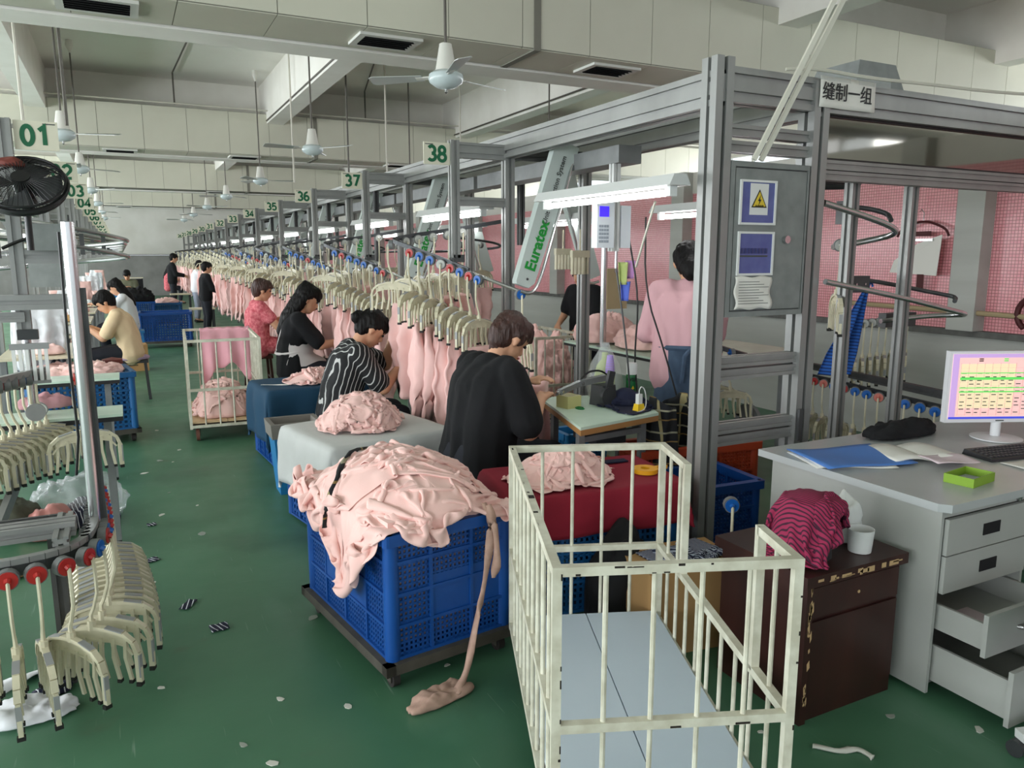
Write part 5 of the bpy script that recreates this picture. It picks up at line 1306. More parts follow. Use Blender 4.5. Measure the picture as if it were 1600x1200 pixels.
# rails, hangers and hung things right of the cabinet
def rail(pts, r, m, label, it=2):
    return tag(MB().tube(smooth_path(pts, it), r, 10).build('hanger_rail', m, None, True), label, 'rail', 'rails beside the cabinet')
rail([(3.06, 2.66, 1.49), (3.6, 2.66, 1.405), (4.05, 2.66, 1.32), (4.25, 2.68, 1.285), (4.27, 2.80, 1.275), (4.1, 2.86, 1.27), (3.8, 2.90, 1.25)], .014, 'steel_tube', 'long steel rail looping out below the coat hanger')
rail([(3.5, 2.95, 1.50), (3.8, 2.93, 1.47), (4.2, 2.86, 1.40), (4.3, 2.80, 1.38), (4.2, 2.74, 1.36)], .012, 'alu_dark', 'short dark rail above the long steel loop')
rail([(3.08, 2.72, 1.87), (3.35, 2.72, 1.82), (3.6, 2.72, 1.765), (3.69, 2.76, 1.73), (3.66, 2.88, 1.70), (3.4, 2.92, 1.66)], .016, 'steel_tube', 'steel rail loop at the upper left of the mosaic')
rail([(3.4, 2.9, 1.87), (3.6, 2.9, 1.87), (3.71, 2.84, 1.84), (3.66, 2.78, 1.80)], .013, 'alu_dark', 'small dark loop above the upper steel rail')
rail([(3.06, 2.95, 2.03), (3.5, 2.95, 2.02), (3.68, 3.0, 2.01), (3.5, 3.08, 2.0), (3.1, 3.08, 2.0)], .03, 'alu_dark', 'thick rounded grey rail end right under the end beam')
for (p, s, l) in (((3.46, 2.9, 1.84), (.10, .05, .12), 'grey rail coupling block, upper'), ((3.62, 2.93, 1.46), (.14, .05, .09), 'grey rail coupling block, middle'), ((3.98, 2.93, 1.25), (.26, .05, .08), 'grey rail coupling block, lower')):
    bl = thing('coupling_block', l, 'bracket', p, group='coupling blocks'); MB().box((0, 0, 0), s).build('block', 'alu_dark', bl)
    for q in (-1, 1): MB().cyl((q * s[0] * .25, -s[1] / 2 - .004, 0), (q * s[0] * .25, -s[1] / 2, 0), .006, 8).build('bolt', 'steel_tube', bl)
wr_ = thing('wheel_track', 'dark track carrying grey wheels below the mosaic ledge', 'rail', (4.76, 3.97, 1.11), group='rails beside the cabinet'); MB().bar((0, 0, 0), (.75, 0, .02), .03, .03).build('track', 'rail_dark', wr_)
for j in range(7):
    hang((4.82 + .082 * j, 3.94, 1.10 + .003 * j), R(42), 'white', 'grey-wheeled hanger on the wall side track, %s from the left' % ORD[j], 'grey wheeled hangers')
hang((5.48, 3.94, 1.12), R(38), 'white', 'lone hanger at the right end of the wall side track', 'grey wheeled hangers')
hang((3.43, 2.9, 1.67), R(50), 'white', 'lone hanger dangling from the upper steel loop', 'grey wheeled hangers')
tr = thing('station_rail', 'sloping rail of red and blue wheels behind the desk', 'rail', (0, 0, 0), group='rails beside the cabinet')
MB().bar((4.87, 4.38, .665), (4.17, 2.5, .735), .03, .03).build('track', 'rail_dark', tr); MB().ext((4.93, 4.36, .73), (4.23, 2.48, .80), .04, .05).build('support_bar', 'alu_dark', tr)
cols = ['blue', 'red', 'pale_red', 'blue', 'red', 'blue', 'blue', 'pale_red', 'blue', 'blue', 'blue', 'blue', 'red', 'red']
for j, c in enumerate(cols):
    q_ = Vector((4.82, 4.3, .645)).lerp(Vector((4.15, 2.5, .715)), j / 13.5); hang(q_ + Vector((-.03, -.01, 0)), R(28) + random.uniform(-.1, .1), c, '%s-wheeled hanger behind the desk, %s from the left' % ({'pale_red': 'pale red'}.get(c, c), ORD[j]), 'hangers behind the desk')
tr2 = thing('station_rail', 'short wheel rail seen under the cabinet', 'rail', (3.62, 4.05, 0), group='rails beside the cabinet'); MB().bar((0, .25, 1.02), (.15, -.15, .94), .03, .03).build('track', 'rail_dark', tr2)
for j, c in enumerate(['blue', 'blue', 'white', 'blue']):
    hang((3.62 + .035 * j, 4.26 - .09 * j, 1.0 - .018 * j), -.35, c, '%s-wheeled hanger seen under the cabinet, %s from the left' % ({'white': 'grey'}.get(c, c), ORD[j]), 'hangers under the cabinet')
bs = thing('striped_apron', 'blue striped apron hanging behind the steel rails', 'apron', (4.5, 3.65, 0))
MB().grid(lambda u, v: ((u - .5) * (.04 + .26 * min(1, v * 1.3)) + .12 - .24 * v, .05 * math.sin(u * 14 + v) * v, 1.42 - .62 * v), 26, 24).build('apron_body', 'blue_stripe', bs, True).modifiers.new('t', 'SOLIDIFY').thickness = .004
MB().tube([(.12, 0, 1.41), (.16, 0, 1.43), (.17, 0, 1.40)], .008, 6).build('apron_loop', 'blue_stripe', bs, True)
ch = thing('coat_hanger', 'black coat hanger hooked on the mosaic wall', 'hanger', (5.93, 4.2, 1.86))
MB().tube([(0, 0, .03), (0, .0, .10), (0, .025, .13), (0, .04, .11)], .004, 6).build('hook', 'steel_tube', ch, True)
MB().tube(smooth_path([(0, -.23, -.09), (0, -.2, -.03), (0, -.06, .025), (0, 0, .03), (0, .06, .025), (0, .2, -.03), (0, .23, -.09)]), .010, 8).build('shoulders', 'maroon', ch, True)
pp = thing('paper_sheets', 'white paper sheets clipped under the black coat hanger', 'paper', (5.91, 4.2, 1.45))
MB().add([(-.004, -.17, .0), (-.004, .26, .02), (-.012, .22, .12), (-.008, .02, .26), (-.004, -.19, .33), (-.004, -.18, .0)][:5] + [(.0, -.17, .0), (.0, .26, .02), (-.004, .22, .12), (.0, .02, .26), (.0, -.19, .33)], [(0, 1, 2, 3, 4), (9, 8, 7, 6, 5)] + [(i, (i + 1) % 5, 5 + (i + 1) % 5, 5 + i) for i in range(5)]).build('sheet', 'paper', pp)
MB().bb((-.02, -.12, .28), (-.012, .06, .30)).build('clip', 'steel_tube', pp); MB().bb((-.006, -.06, -.12), (0, .0, .01)).build('dark_strap', 'maroon', pp); MB().bb((-.006, -.09, .32), (0, .05, .36)).build('dark_fold', 'maroon', pp)
pi = thing('wall_pipe', 'tan pipe wrapped in tape with a coiled end on the pink mosaic', 'pipe', (5.9, 3.5, 1.17)); MB().tube([(0, 1.5, .02), (0, .0, 0), (0, -.3, -.005)], .02, 8).build('pipe', 'board_tan', pi, True)
MB().tube([(0, -.27 + .13 * math.cos(a), .02 + .13 * math.sin(a)) for a in [i * PI / 10 for i in range(-3, 13)]], .022, 8).build('coil', 'maroon', pi, True)

# ------------------------------------------------------------------ desk corner
dk = thing('office_desk', 'grey steel office desk with drawers at the right edge', 'desk', (0, 0, 0))
b = MB(); b.prism([(2.50, 1.62), (2.53, 1.585), (4.2, 1.585), (4.2, 2.48), (2.50, 2.48)], .725, .755); b.build('desktop', 'desk_top', dk)
MB().bb((2.53, 1.62, .02), (2.545, 2.42, .725)).build('side_panel', 'desk_grey', dk); MB().bb((2.545, 2.40, .02), (3.05, 2.42, .725)).build('back_panel', 'desk_grey', dk); MB().bb((3.05, 1.62, .02), (3.065, 2.42, .725)).build('side_panel', 'desk_grey', dk)
MB().bb((3.065, 2.36, .25), (4.2, 2.38, .725)).build('modesty_panel', 'desk_grey', dk); MB().bb((4.17, 1.62, 0), (4.2, 2.42, .725)).build('far_side_panel', 'desk_grey', dk)
MB().bb((2.545, 1.62, .695), (3.05, 1.64, .725)).build('front_rail', 'desk_grey', dk); MB().bb((2.545, 1.66, .02), (3.05, 2.40, .03)).build('bottom_plate', 'desk_grey', dk)
MB().cyl((2.98, 1.61, .708), (2.98, 1.62, .708), .012, 12).build('desk_lock', 'steel_tube', dk, True)
for z0, z1, out, h in ((.555, .69, 0, 'hole'), (.41, .55, 0, 'hole'), (.245, .40, .17, 'bar'), (.04, .24, .27, 'bar')):
    d = MB().bb((2.552, 1.605 - out, z0), (3.045, 1.622 - out, z1)).build('drawer', 'desk_grey', dk)
    if out:
        for x in (2.565, 3.025): MB().bb((x, 1.62 - out, z0 + .02), (x + .012, 2.0 - out, z1 - .04)).build('drawer_side', 'desk_grey', d)
        MB().bb((2.567, 1.62 - out, z0 + .02), (3.035, 2.0 - out, z0 + .028)).build('drawer_bottom', 'desk_grey', d)
        MB().tube(smooth_path([(2.73, 1.605 - out, (z0 + z1) / 2), (2.735, 1.58 - out, (z0 + z1) / 2 + .005), (2.86, 1.58 - out, (z0 + z1) / 2 + .005), (2.865, 1.605 - out, (z0 + z1) / 2)]), .007, 8).build('handle', 'steel_tube', d, True)
    else:
        MB().bb((2.755, 1.602, (z0 + z1) / 2 - .022), (2.855, 1.606, (z0 + z1) / 2 + .022)).build('handle_hole', 'dark_gap', d)
tag(MB().bb((2.62, 1.50, .28), (2.80, 1.66, .285)).build('checked_cloth', 'paper_pink'), 'folded pale pink cloth in the upper open drawer', 'cloth')
rl_ = thing('paper_roll', 'pale paper roll in the lower open drawer', 'paper', (2.60, 1.52, .12)); MB().cyl((0, -.1, 0), (0, .1, 0), .035, 14).build('roll', 'paper', rl_, True)
mo = thing('computer_monitor', 'white monitor showing a spreadsheet on the desk', 'monitor', (3.66, 2.12, .757), R(-24))
MB().bb((-.27, -.012, .08), (.27, .02, .42)).build('bezel', 'monitor_white', mo); sc = MB().bb((-.255, -.0145, .098), (.255, -.012, .407)).build('screen', 'screen', mo)
MB().bb((-.255, -.016, .098), (-.225, -.0145, .407)).build('side_bar', 'screen_purple', sc); MB().bb((-.255, -.0165, .098), (.255, -.0150, .108)).build('task_bar', 'screen_blue', sc); MB().bb((-.255, -.0165, .39), (.255, -.0150, .407)).build('title_bar', 'screen_purple', sc)
MB().bb((-.215, -.0155, .15), (.05, -.0146, .36)).build('cell_block', 'screen_yellow', sc)
for z, h in ((.285, .012), (.225, .006), (.245, .004), (.315, .004)): MB().bb((-.215, -.0165, z), (.19, -.0150, z + h)).build('green_row', 'screen_green', sc)
for q in range(11): MB().bb((-.215 + q * .038, -.0160, .115), (-.2138 + q * .038, -.0150, .365)).build('grid_line', 'screen_line', sc)
for q in range(14): MB().bb((-.215, -.0160, .12 + q * .017), (.2, -.0150, .1206 + q * .017)).build('grid_line', 'screen_line', sc)
for q in range(9):
    for j in range(12): 
        if (q * 7 + j * 3) % 4: MB().bb((-.208 + q * .038, -.0162, .127 + j * .017), (-.208 + q * .038 + .016 + .006 * ((q + j) % 2), -.0150, .131 + j * .017)).build('cell_text', 'text_grey', sc)
for q in range(2):
    for j in range(3): MB().bb((-.13 + j * .12, -.0165, .372 + q * .009), (-.11 + j * .12, -.0150, .377 + q * .009)).build('legend_mark', 'maroon' if j == 0 else 'screen_green', sc)
MB().cyl((0, .01, .004), (0, .01, .1), .022, 12).build('stand_neck', 'monitor_white', mo, True); MB().lathe([(0, 0), (.11, 0), (.11, .006), (.06, .012), (0, .012)], 28).build('stand_foot', 'monitor_white', mo, True)
MB().bb((-.02, -.0135, .086), (.02, -.0115, .091)).build('maker_mark', 'text_grey', mo)
kb = thing('keyboard', 'black computer keyboard in front of the monitor', 'keyboard', (3.44, 1.90, .756), R(-10))
MB().add([(-.22, -.075, 0), (.22, -.075, 0), (.22, .075, 0), (-.22, .075, 0), (-.215, -.07, .012), (.215, -.07, .012), (.215, .07, .024), (-.215, .07, .024)], [(3, 2, 1, 0), (4, 5, 6, 7), (0, 1, 5, 4), (1, 2, 6, 5), (2, 3, 7, 6), (3, 0, 4, 7)]).build('keyboard_body', 'key_black', kb)
km = MB().add([(-.008, -.008, 0), (.008, -.008, 0), (.008, .008, 0), (-.008, .008, 0), (-.006, -.006, .006), (.006, -.006, .006), (.006, .006, .006), (-.006, .006, .006)], [(3, 2, 1, 0), (4, 5, 6, 7), (0, 1, 5, 4), (1, 2, 6, 5), (2, 3, 7, 6), (3, 0, 4, 7)]).mesh('key', 'key_cap')
for r_ in range(5):
    for c_ in range(20): link('key', km, kb, loc=(-.198 + c_ * .0208 + (.004 * r_ if c_ < 14 else 0) * .5, -.05 + r_ * .024, .0135 + r_ * .0021))
def sheetlike(name, c, sx, sy, rz, m, label, cat, h=.004, curl=.0):
    o = MB().grid(lambda u, v: ((u - .5) * sx, (v - .5) * sy, h + curl * (u - .5) ** 2 * 4 * v + .003 * math.sin(u * 6 + v * 3)), 12, 10).build(name, m, None, True); o.location = c; o.rotation_euler[2] = rz
    o.modifiers.new('t', 'SOLIDIFY').thickness = .003; return tag(o, label, cat)
sheetlike('blue_folder', (2.72, 2.17, .758), .42, .30, R(-14), 'folder_blue', 'bright blue folder lying open at the left end of the desk', 'folder', .012, .006)
for k in range(3): sheetlike('loose_paper', (2.66 + .02 * k, 2.2 - .02 * k, .756 + .002 * k), .30, .26, R(-20 - 4 * k), 'paper', 'loose paper sheet under the blue folder, %s from the top' % ORD[2 - k], 'paper', .003)
nb_ = thing('notebook', 'open white notebook right of the blue folder', 'notebook', (3.02, 2.09, .757), R(-18))
for s in (-1, 1): MB().grid(lambda u, v: (s * .17 * u, (v - .5) * .24, .012 + .014 * math.sin(u * PI)), 8, 4).build('page_block', 'paper', nb_, True).modifiers.new('t', 'SOLIDIFY').thickness = .008
sheetlike('booklet', (3.02, 1.93, .775), .19, .13, R(-20), 'paper_pink', 'small pale printed booklet on the open notebook', 'booklet', .006)
gb = thing('small_tray', 'lime green open box tray on the front of the desk', 'box', (2.86, 1.74, .7555), R(8))
b = MB()
for a, c in (((-.085, -.055), (.085, -.051)), ((-.085, .051), (.085, .055)), ((-.085, -.051), (-.081, .051)), ((.081, -.051), (.085, .051))): b.bb((a[0], a[1], 0), (c[0], c[1], .035))
b.build('tray_walls', 'lime', gb); MB().bb((-.081, -.051, 0), (.081, .051, .004)).build('tray_floor', 'lilac_in', gb)
for k in range(3): MB().box((-.05 + .015 * k, .01 * k, .012), (.03, .006, .012), k).build('paper_bit', 'paper', gb)
heap('black_bag', 3.30, 2.36, .757, .22, .08, .07, 81, 'crumpled black bag behind the monitor', 'black_cloth', 50, 18, amp=.02, cat='bag', kind=None)
sheetlike('white_paper', (3.36, 1.72, .757), .30, .2, R(-8), 'paper', 'white paper sheet at the right front of the desk', 'paper', .003)

# brown cabinet with magenta cloth
wc = thing('wooden_cabinet', 'worn dark brown wooden cabinet between cage cart and desk', 'cabinet', (1.98, 1.71, 0))
MB().bb((.01, .01, .0), (.48, .42, .51)).build('cabinet_body', 'wood_dark', wc)
MB().bb((-.012, -.012, .51), (.50, .44, .55)).build('cabinet_top', 'wood_dark', wc)
MB().bb((.035, .0, .39), (.47, .012, .50)).build('drawer_front', 'wood_dark', wc); MB().bb((.035, .0, .07), (.47, .012, .375)).build('cabinet_door', 'wood_dark', wc)
MB().bb((.0, -.004, .0), (.03, .02, .51)).build('corner_strip', 'wood_dark', wc)
random.seed(8)
for q in range(26):
    z = random.choice((random.uniform(.03, .5), random.uniform(.3, .5))); w = random.uniform(.004, .012); h = random.uniform(.006, .05)
    x = random.uniform(.012, .028); MB().prism([(x, 0), (x + w, .3 * h), (x + w * .7, h), (x - .2 * w, h * .7)], 0, .0008).build('paint_chip', 'wood_chip', wc).matrix_local = Matrix.Translation((0, -.0042, z)) @ Matrix.Rotation(R(90), 4, 'X')
for q in range(14):
    x = random.uniform(.0, .48); w = random.uniform(.01, .05); MB().bb((x, -.0128, .512 + random.uniform(0, .02)), (x + w, -.0118, .52 + random.uniform(0, .02))).build('paint_chip', 'wood_chip', wc)
MB().cyl((.26, -.002, .445), (.26, .002, .445), .006, 10).build('screw', 'wood_chip', wc)
cu = thing('plastic_cup', 'white plastic cup beside the magenta striped cloth', 'cup', (2.33, 1.79, .552)); MB().lathe([(0, 0), (.04, 0), (.047, .085), (.044, .085), (.037, .006), (0, .006)], 20).build('cup_body', 'cap_white', cu, True)
tr_ = thing('tissue_bag', 'white crumpled plastic bag behind the cup', 'bag', (2.37, 1.90, .552)); 
h_ = heap('crumple', 0, 0, 0, .06, .06, .16, 91, '', 'cap_white', 40, 18, amp=.02, kind=None); h_.parent = tr_
for key in ('label', 'category'): del h_[key]
h_.name = 'bag_skin'
mk = thing('covered_cone', 'grey tub standing under the magenta striped cloth', 'tub', (2.14, 1.86, .55)); MB().lathe([(0, 0), (.085, 0), (.07, .2), (0, .215)], 18).build('tub_body', 'machine_dark', mk, True)
def mag_h(X, Y):
    r = np.hypot(X - 2.14, Y - 1.86); h = np.where((X > 1.965) & (X < 2.485) & (Y > 1.695) & (Y < 2.155), .556, .05)
    return np.maximum(h, np.where(r < .095, .775 - .02 * (r / .095) ** 2, np.where(r < .13, .775 - (r - .095) * 3.5, 0)))
TM = Terrain(1.6, 2.7, 1.3, 2.5, mag_h)
cloth_on('striped_cloth', TM, .60, .56, 58, 2.13, 1.83, .45, 3, 'magenta and navy striped cloth draped over a tub on the wooden cabinet', 'magenta_stripe', 'cloth', sub=True, squeeze=.98, iters=150, inner=6, fric=.9, bend=.4, amp=.006, lift=.01)
hang((2.26, 2.38, .56), R(60), 'blue', 'lone blue-wheeled hanger standing behind the wooden cabinet', 'loose hangers')

# ------------------------------------------------------------------ nearest sewing table
st = thing('sewing_table', 'sewing table with pale green film covered top beside the nearest woman', 'table', (0, 0, 0))
TP = [(2.0, 3.19), (2.58, 3.31), (2.78, 3.86), (2.22, 4.02)]
MB().prism(TP, .745, .76).build('table_top', 'table_green', st); MB().prism([(x * .998 + .005, y) for x, y in TP], .715, .745).build('wood_edge', 'table_edge', st)
for x, y in ((2.08, 3.32), (2.52, 3.38), (2.65, 3.78), (2.26, 3.9)): MB().bar((x, y, 0), (x, y, .715), .035, .035).build('leg', 'grey_steel', st)
MB().bar((2.52, 3.38, .66), (2.65, 3.78, .66), .03, .03).build('under_rail', 'grey_steel', st); MB().bar((2.08, 3.32, .66), (2.52, 3.38, .66), .03, .03).build('under_rail', 'grey_steel', st)
b = MB().bb((2.3, 3.5, .56), (2.5, 3.75, .715)).build('motor_box', 'machine_dark', st)
sm = thing('sewing_machine', 'dark overlock sewing machine with grey lever arm on the nearest table', 'sewing machine', (2.43, 3.64, .76), R(10))
MB().add([(-.05, -.06, 0), (.06, -.06, 0), (.06, .06, 0), (-.05, .06, 0), (-.045, -.05, .12), (.05, -.05, .12), (.05, .05, .12), (-.045, .05, .12)], [(3, 2, 1, 0), (4, 5, 6, 7), (0, 1, 5, 4), (1, 2, 6, 5), (2, 3, 7, 6), (3, 0, 4, 7)]).build('machine_body', 'machine_dark', sm)
MB().cyl((-.02, -.075, .06), (-.02, -.05, .06), .055, 20).build('hand_wheel', 'machine_dark', sm, True); MB().box((0, -.055, .15), (.045, .02, .11), rot=Matrix.Rotation(.25, 3, 'Y')).build('belt_guard', 'machine_dark', sm)
MB().bar((-.28, .06, .095), (-.13, .05, .135), .03, .03).build('lever_arm', 'metal_lever', sm); MB().bar((-.13, .05, .135), (.05, .04, .15), .035, .035).build('upper_arm', 'grey_steel', sm)
MB().cyl((-.30, .06, .09), (-.275, .06, .097), .014, 12).build('lever_knob', 'steel_tube', sm, True)
for p in ((-.13, .03, .135), (-.27, .043, .098)): MB().cyl(p, (p[0], p[1] - .006, p[2]), .009, 10).build('pivot_bolt', 'steel_tube', sm)
MB().box((-.2, .07, .035), (.10, .10, .07)).build('cloth_plate', 'tape_clear', sm)
MB().tube(smooth_path([(-.12, .06, .15), (-.02, .1, .19), (.1, .1, .18), (.14, .05, .1), (.12, .04, .02)]), .006, 6).build('cable', 'cable_black', sm, True)
tc_ = thing('thread_cone', 'lilac thread cone on a spool post of the nearest machine', 'thread', (2.53, 3.72, .76)); MB().cyl((0, 0, 0), (0, 0, .18), .011, 10).build('spool_post', 'grey_steel', tc_, True)
MB().lathe([(0, .17), (.026, .17), (.028, .19), (.020, .26), (.018, .275), (0, .275)], 18).build('thread_body', 'thread_lilac', tc_, True)
for k in range(5): MB().lathe([(.0275 - k * .002, .195 + k * .015), (.0285 - k * .002, .197 + k * .015), (.0275 - k * .002, .199 + k * .015)], 18).build('thread_wrap', 'lavender', tc_, True)
jg = thing('plastic_jug', 'pale green jug inside a clear plastic bag behind the machine', 'jug', (2.60, 3.88, .76)); MB().lathe([(0, 0), (.06, 0), (.065, .12), (.05, .19), (.02, .23), (.018, .27), (0, .27)], 18).build('jug_body', 'cloth_lime', jg, True)
b = MB(); b.lathe([(.10, 0), (.12, .08), (.09, .2), (.03, .30), (.025, .33)], 18); b.build('clear_bag', 'bag_clear', jg, True)
cloth_on('navy_garment', Terrain(2.1, 3.1, 3.0, 4.0, lambda X, Y: .762 + .09 * np.clip(1 - ((X - 2.56) / .12) ** 2 - ((Y - 3.6) / .09) ** 2, 0, 1)), .5, .42, 44, 2.53, 3.53, .3, 9, 'dark navy garment thrown on the nearest sewing table', 'navy_cloth', 'garment', squeeze=.62, iters=110, inner=5, fric=.65, bend=.4)
sp = thing('spray_can', 'green spray can with white cap at the back of the nearest table', 'spray can', (2.73, 3.78, .76)); MB().lathe([(0, 0), (.032, 0), (.033, .005), (.033, .13), (.03, .145), (0, .145)], 20).build('can_body', 'can_green', sp, True); MB().lathe([(0, .14), (.0335, .14), (.0335, .20), (.03, .21), (0, .21)], 20).build('can_cap', 'cap_white', sp, True)
put_text('lettering', 'WER', .03, 'text_black', sp, (-.016, -.031, .11), (R(90), 0, R(-28)), bold=.0006); MB().prism([(0, 0), (.02, .012), (.012, .03), (.004, .016)], 0, .001).build('yellow_mark', 'yellow', sp).matrix_local = Matrix.Translation((-.025, -.0335, .045)) @ Matrix.Rotation(R(-28), 4, 'Z') @ Matrix.Rotation(R(90), 4, 'X')
ad = thing('power_adapter', 'yellow socket adapter with white charger plugged on top', 'charger', (2.50, 3.385, .76), R(10)); MB().add([(-.03, -.022, 0), (.03, -.022, 0), (.03, .022, 0), (-.03, .022, 0), (-.022, -.016, .045), (.022, -.016, .045), (.022, .016, .045), (-.022, .016, .045)], [(3, 2, 1, 0), (4, 5, 6, 7), (0, 1, 5, 4), (1, 2, 6, 5), (2, 3, 7, 6), (3, 0, 4, 7)]).build('adapter_block', 'yellow', ad)
MB().bb((-.015, -.012, .045), (.015, .012, .10)).build('charger_plug', 'cap_white', ad); MB().tube(smooth_path([(0, 0, .10), (0, 0, .125), (.03, .01, .14), (.06, .01, .11), (.05, -.01, .03), (0, -.03, .006), (-.12, -.02, .004)]), .003, 6).build('cord', 'cap_white', ad, True)
tag(MB().tube([(2.25 + .02 * math.cos(a), 3.60 + .03 * math.sin(a), .764) for a in [i * PI / 6 for i in range(11)]], .005, 6).build('green_snip', 'can_green', None, True), 'small green scrap beside the nearest machine', 'scrap')
o = MB().grid(lambda u, v: (.16 * math.cos(u * 5.2 - .6) * (.75 + .35 * v), .11 * math.sin(u * 5.2 - .6) * (.8 + .4 * v) + .012 * math.sin(u * 40 + v * 4), .80 - .56 * v + .03 * math.sin(u * 11)), 50, 20).build('plaid_shirt', 'plaid', None, 'all'); o.location = (2.74, 3.42, 0); o.modifiers.new('t', 'SOLIDIFY').thickness = .004
tag(o, 'dark plaid shirt hanging at the right end of the nearest sewing table', 'shirt')
tag(MB().grid(lambda u, v: ((u - .5) * .3, .05 * math.sin(u * 14 + v * 2), .86 - .5 * v + .03 * math.sin(u * 9)), 30, 16).build('pink_workpiece', 'pink_hang', None, 'all', loc=(2.16, 4.02, 0)), 'pink garment hanging from the hands of the nearest woman', 'garment').modifiers.new('t', 'SOLIDIFY').thickness = .006
bx = crate((2.62, 4.2, .3), R(0), .3, .22, .18, 'bin_blue', 'small light blue basket under the nearest sewing table', 3, 2, 2, hole=.02)
tag(MB().bb((-.18, -.14, 0), (.18, .14, .3)).build('box', 'carton', loc=(2.62, 4.2, 0)), 'carton carrying the light blue basket', 'box')

# cutting table on the wall side, terminal, pole and cables
bt = thing('cutting_table', 'long pale green cutting table behind the sewing machine', 'table', (0, 0, 0))
MB().bb((3.30, 4.12, .885), (4.6, 5.55, .90)).build('table_top', 'table_green', bt); MB().bb((3.30, 4.12, .865), (4.6, 5.55, .885)).build('table_edge', 'black_edge', bt)
for x, y in ((3.38, 4.25), (4.5, 4.25), (3.38, 5.45), (4.5, 5.45)): MB().bb((x - .025, y - .025, 0), (x + .025, y + .025, .865)).build('leg', 'grey_steel', bt)
heap('garment_heap', 3.62, 4.78, .90, .26, .24, .16, 101, 'pile of pink garments on the cutting table, nearer', nu=110, nv=40, amp=.05)
heap('garment_heap', 3.55, 5.3, .90, .24, .2, .2, 103, 'pile of pink garments on the cutting table behind the pole', nu=110, nv=40, amp=.05)
sp2 = thing('steel_pole', 'shiny steel pole rising from the cutting table', 'pole', (3.36, 5.05, 0)); MB().cyl((0, 0, .90), (0, 0, 1.75), .026, 14).build('pole_tube', 'steel_tube', sp2, True); MB().cyl((0, 0, .90), (0, 0, .91), .05, 14).build('pole_foot', 'grey_steel', sp2)
tm = thing('control_terminal', 'white keypad terminal with blue screen hanging under the lamp', 'terminal', (2.56, 3.87, 1.66))
MB().bb((-.06, -.03, 0), (.06, .03, .28)).build('terminal_case', 'device_white', tm); MB().bb((-.045, -.033, .18), (.02, -.029, .24)).build('lcd', 'lcd_blue', tm)
for r_ in range(5):
    for c_ in range(4): MB().bb((-.048 + c_ * .018, -.033, .03 + r_ * .022), (-.034 + c_ * .018, -.029, .045 + r_ * .022)).build('key', 'key_grey', tm)
MB().ext((.09, .02, -.02), (.09, .02, .55), .05, .05).build('mount_rail', 'lamp_body', tm); MB().cyl((.10, .0, -.12), (.10, .0, -.02), .009, 8).build('cable_gland', 'steel_tube', tm, True); MB().bb((.13, .0, .0), (.2, .04, .25)).build('junction_box', 'device_white', tm)
for k, pts in enumerate(([(2.66, 3.87, 1.54), (2.68, 3.8, 1.2), (2.67, 3.72, .9), (2.66, 3.7, .78)], [(2.80, 3.95, 1.75), (2.86, 3.9, 1.35), (2.76, 3.8, 1.0), (2.72, 3.7, .78)], [(2.93, 3.95, 1.85), (2.90, 3.9, 1.4), (2.98, 3.8, 1.05), (3.02, 3.7, .75)])):
    tag(MB().tube(smooth_path(pts), .006, 6).build('cable', 'cable_black' if k else 'machine_dark', None, True), 'black cable hanging behind the nearest table, %s from the left' % ORD[k], 'cable', 'hanging cables')
tag(MB().tube([(2.58, 3.40, 1.9), (2.72, 3.75, 1.55)], .007, 8).build('white_stick', 'conduit', None, True), 'thin white plastic stick slanting below the lamp', 'stick')
cc = thing('colour_cloths', 'small purple, green and blue cloth tied below the lamp', 'cloth', (3.05, 4.3, 1.48))
for m, z0, z1, x in (('cloth_purple', .1, -.02, .03), ('cloth_lime', .09, -.06, -.03), ('cloth_blue', -.04, -.17, -.01)): MB().grid(lambda u, v: (x + (u - .5) * .09 * (1.1 - .4 * v), .02 * math.sin(u * 8), z0 + (z1 - z0) * v), 8, 6).build('cloth_piece', m, cc, True).modifiers.new('t', 'SOLIDIFY').thickness = .003
cbd = thing('clipboard', 'worn tan clipboard hanging beside the steel pole', 'clipboard', (3.28, 4.75, 1.22)); MB().bb((-.09, 0, 0), (.09, .01, .30)).build('board', 'board_tan', cbd); MB().bb((-.03, -.006, .27), (.03, 0, .295)).build('clip', 'steel_tube', cbd)
for k, (x, y, z) in enumerate(((2.95, 4.75, 1.60), (3.25, 5.5, 1.62))):
    cg = thing('grip_comb', 'cream comb grip hanging near the terminal, %s' % ('left' if k == 0 else 'right'), 'grip', (x, y, z), R(20), 'comb grips')
    MB().bb((-.1, -.012, 0), (.1, .012, .05)).build('grip_bar', 'hanger_cream', cg)
    for q in range(5): MB().bar((-.085 + q * .042, 0, 0), (-.085 + q * .042, 0, -.12), .018, .02).build('prong', 'hanger_cream', cg)
    MB().tube([(0, 0, .05), (0, 0, .2)], .006, 6).build('stem', 'hanger_cream', cg)
tag(MB().cyl((3.9, 4.0, .45), (3.93, 4.0, .45), .12, 20).build('grey_disc', 'grey_steel', None, True), 'grey round motor plate seen under the cabinet', 'motor')

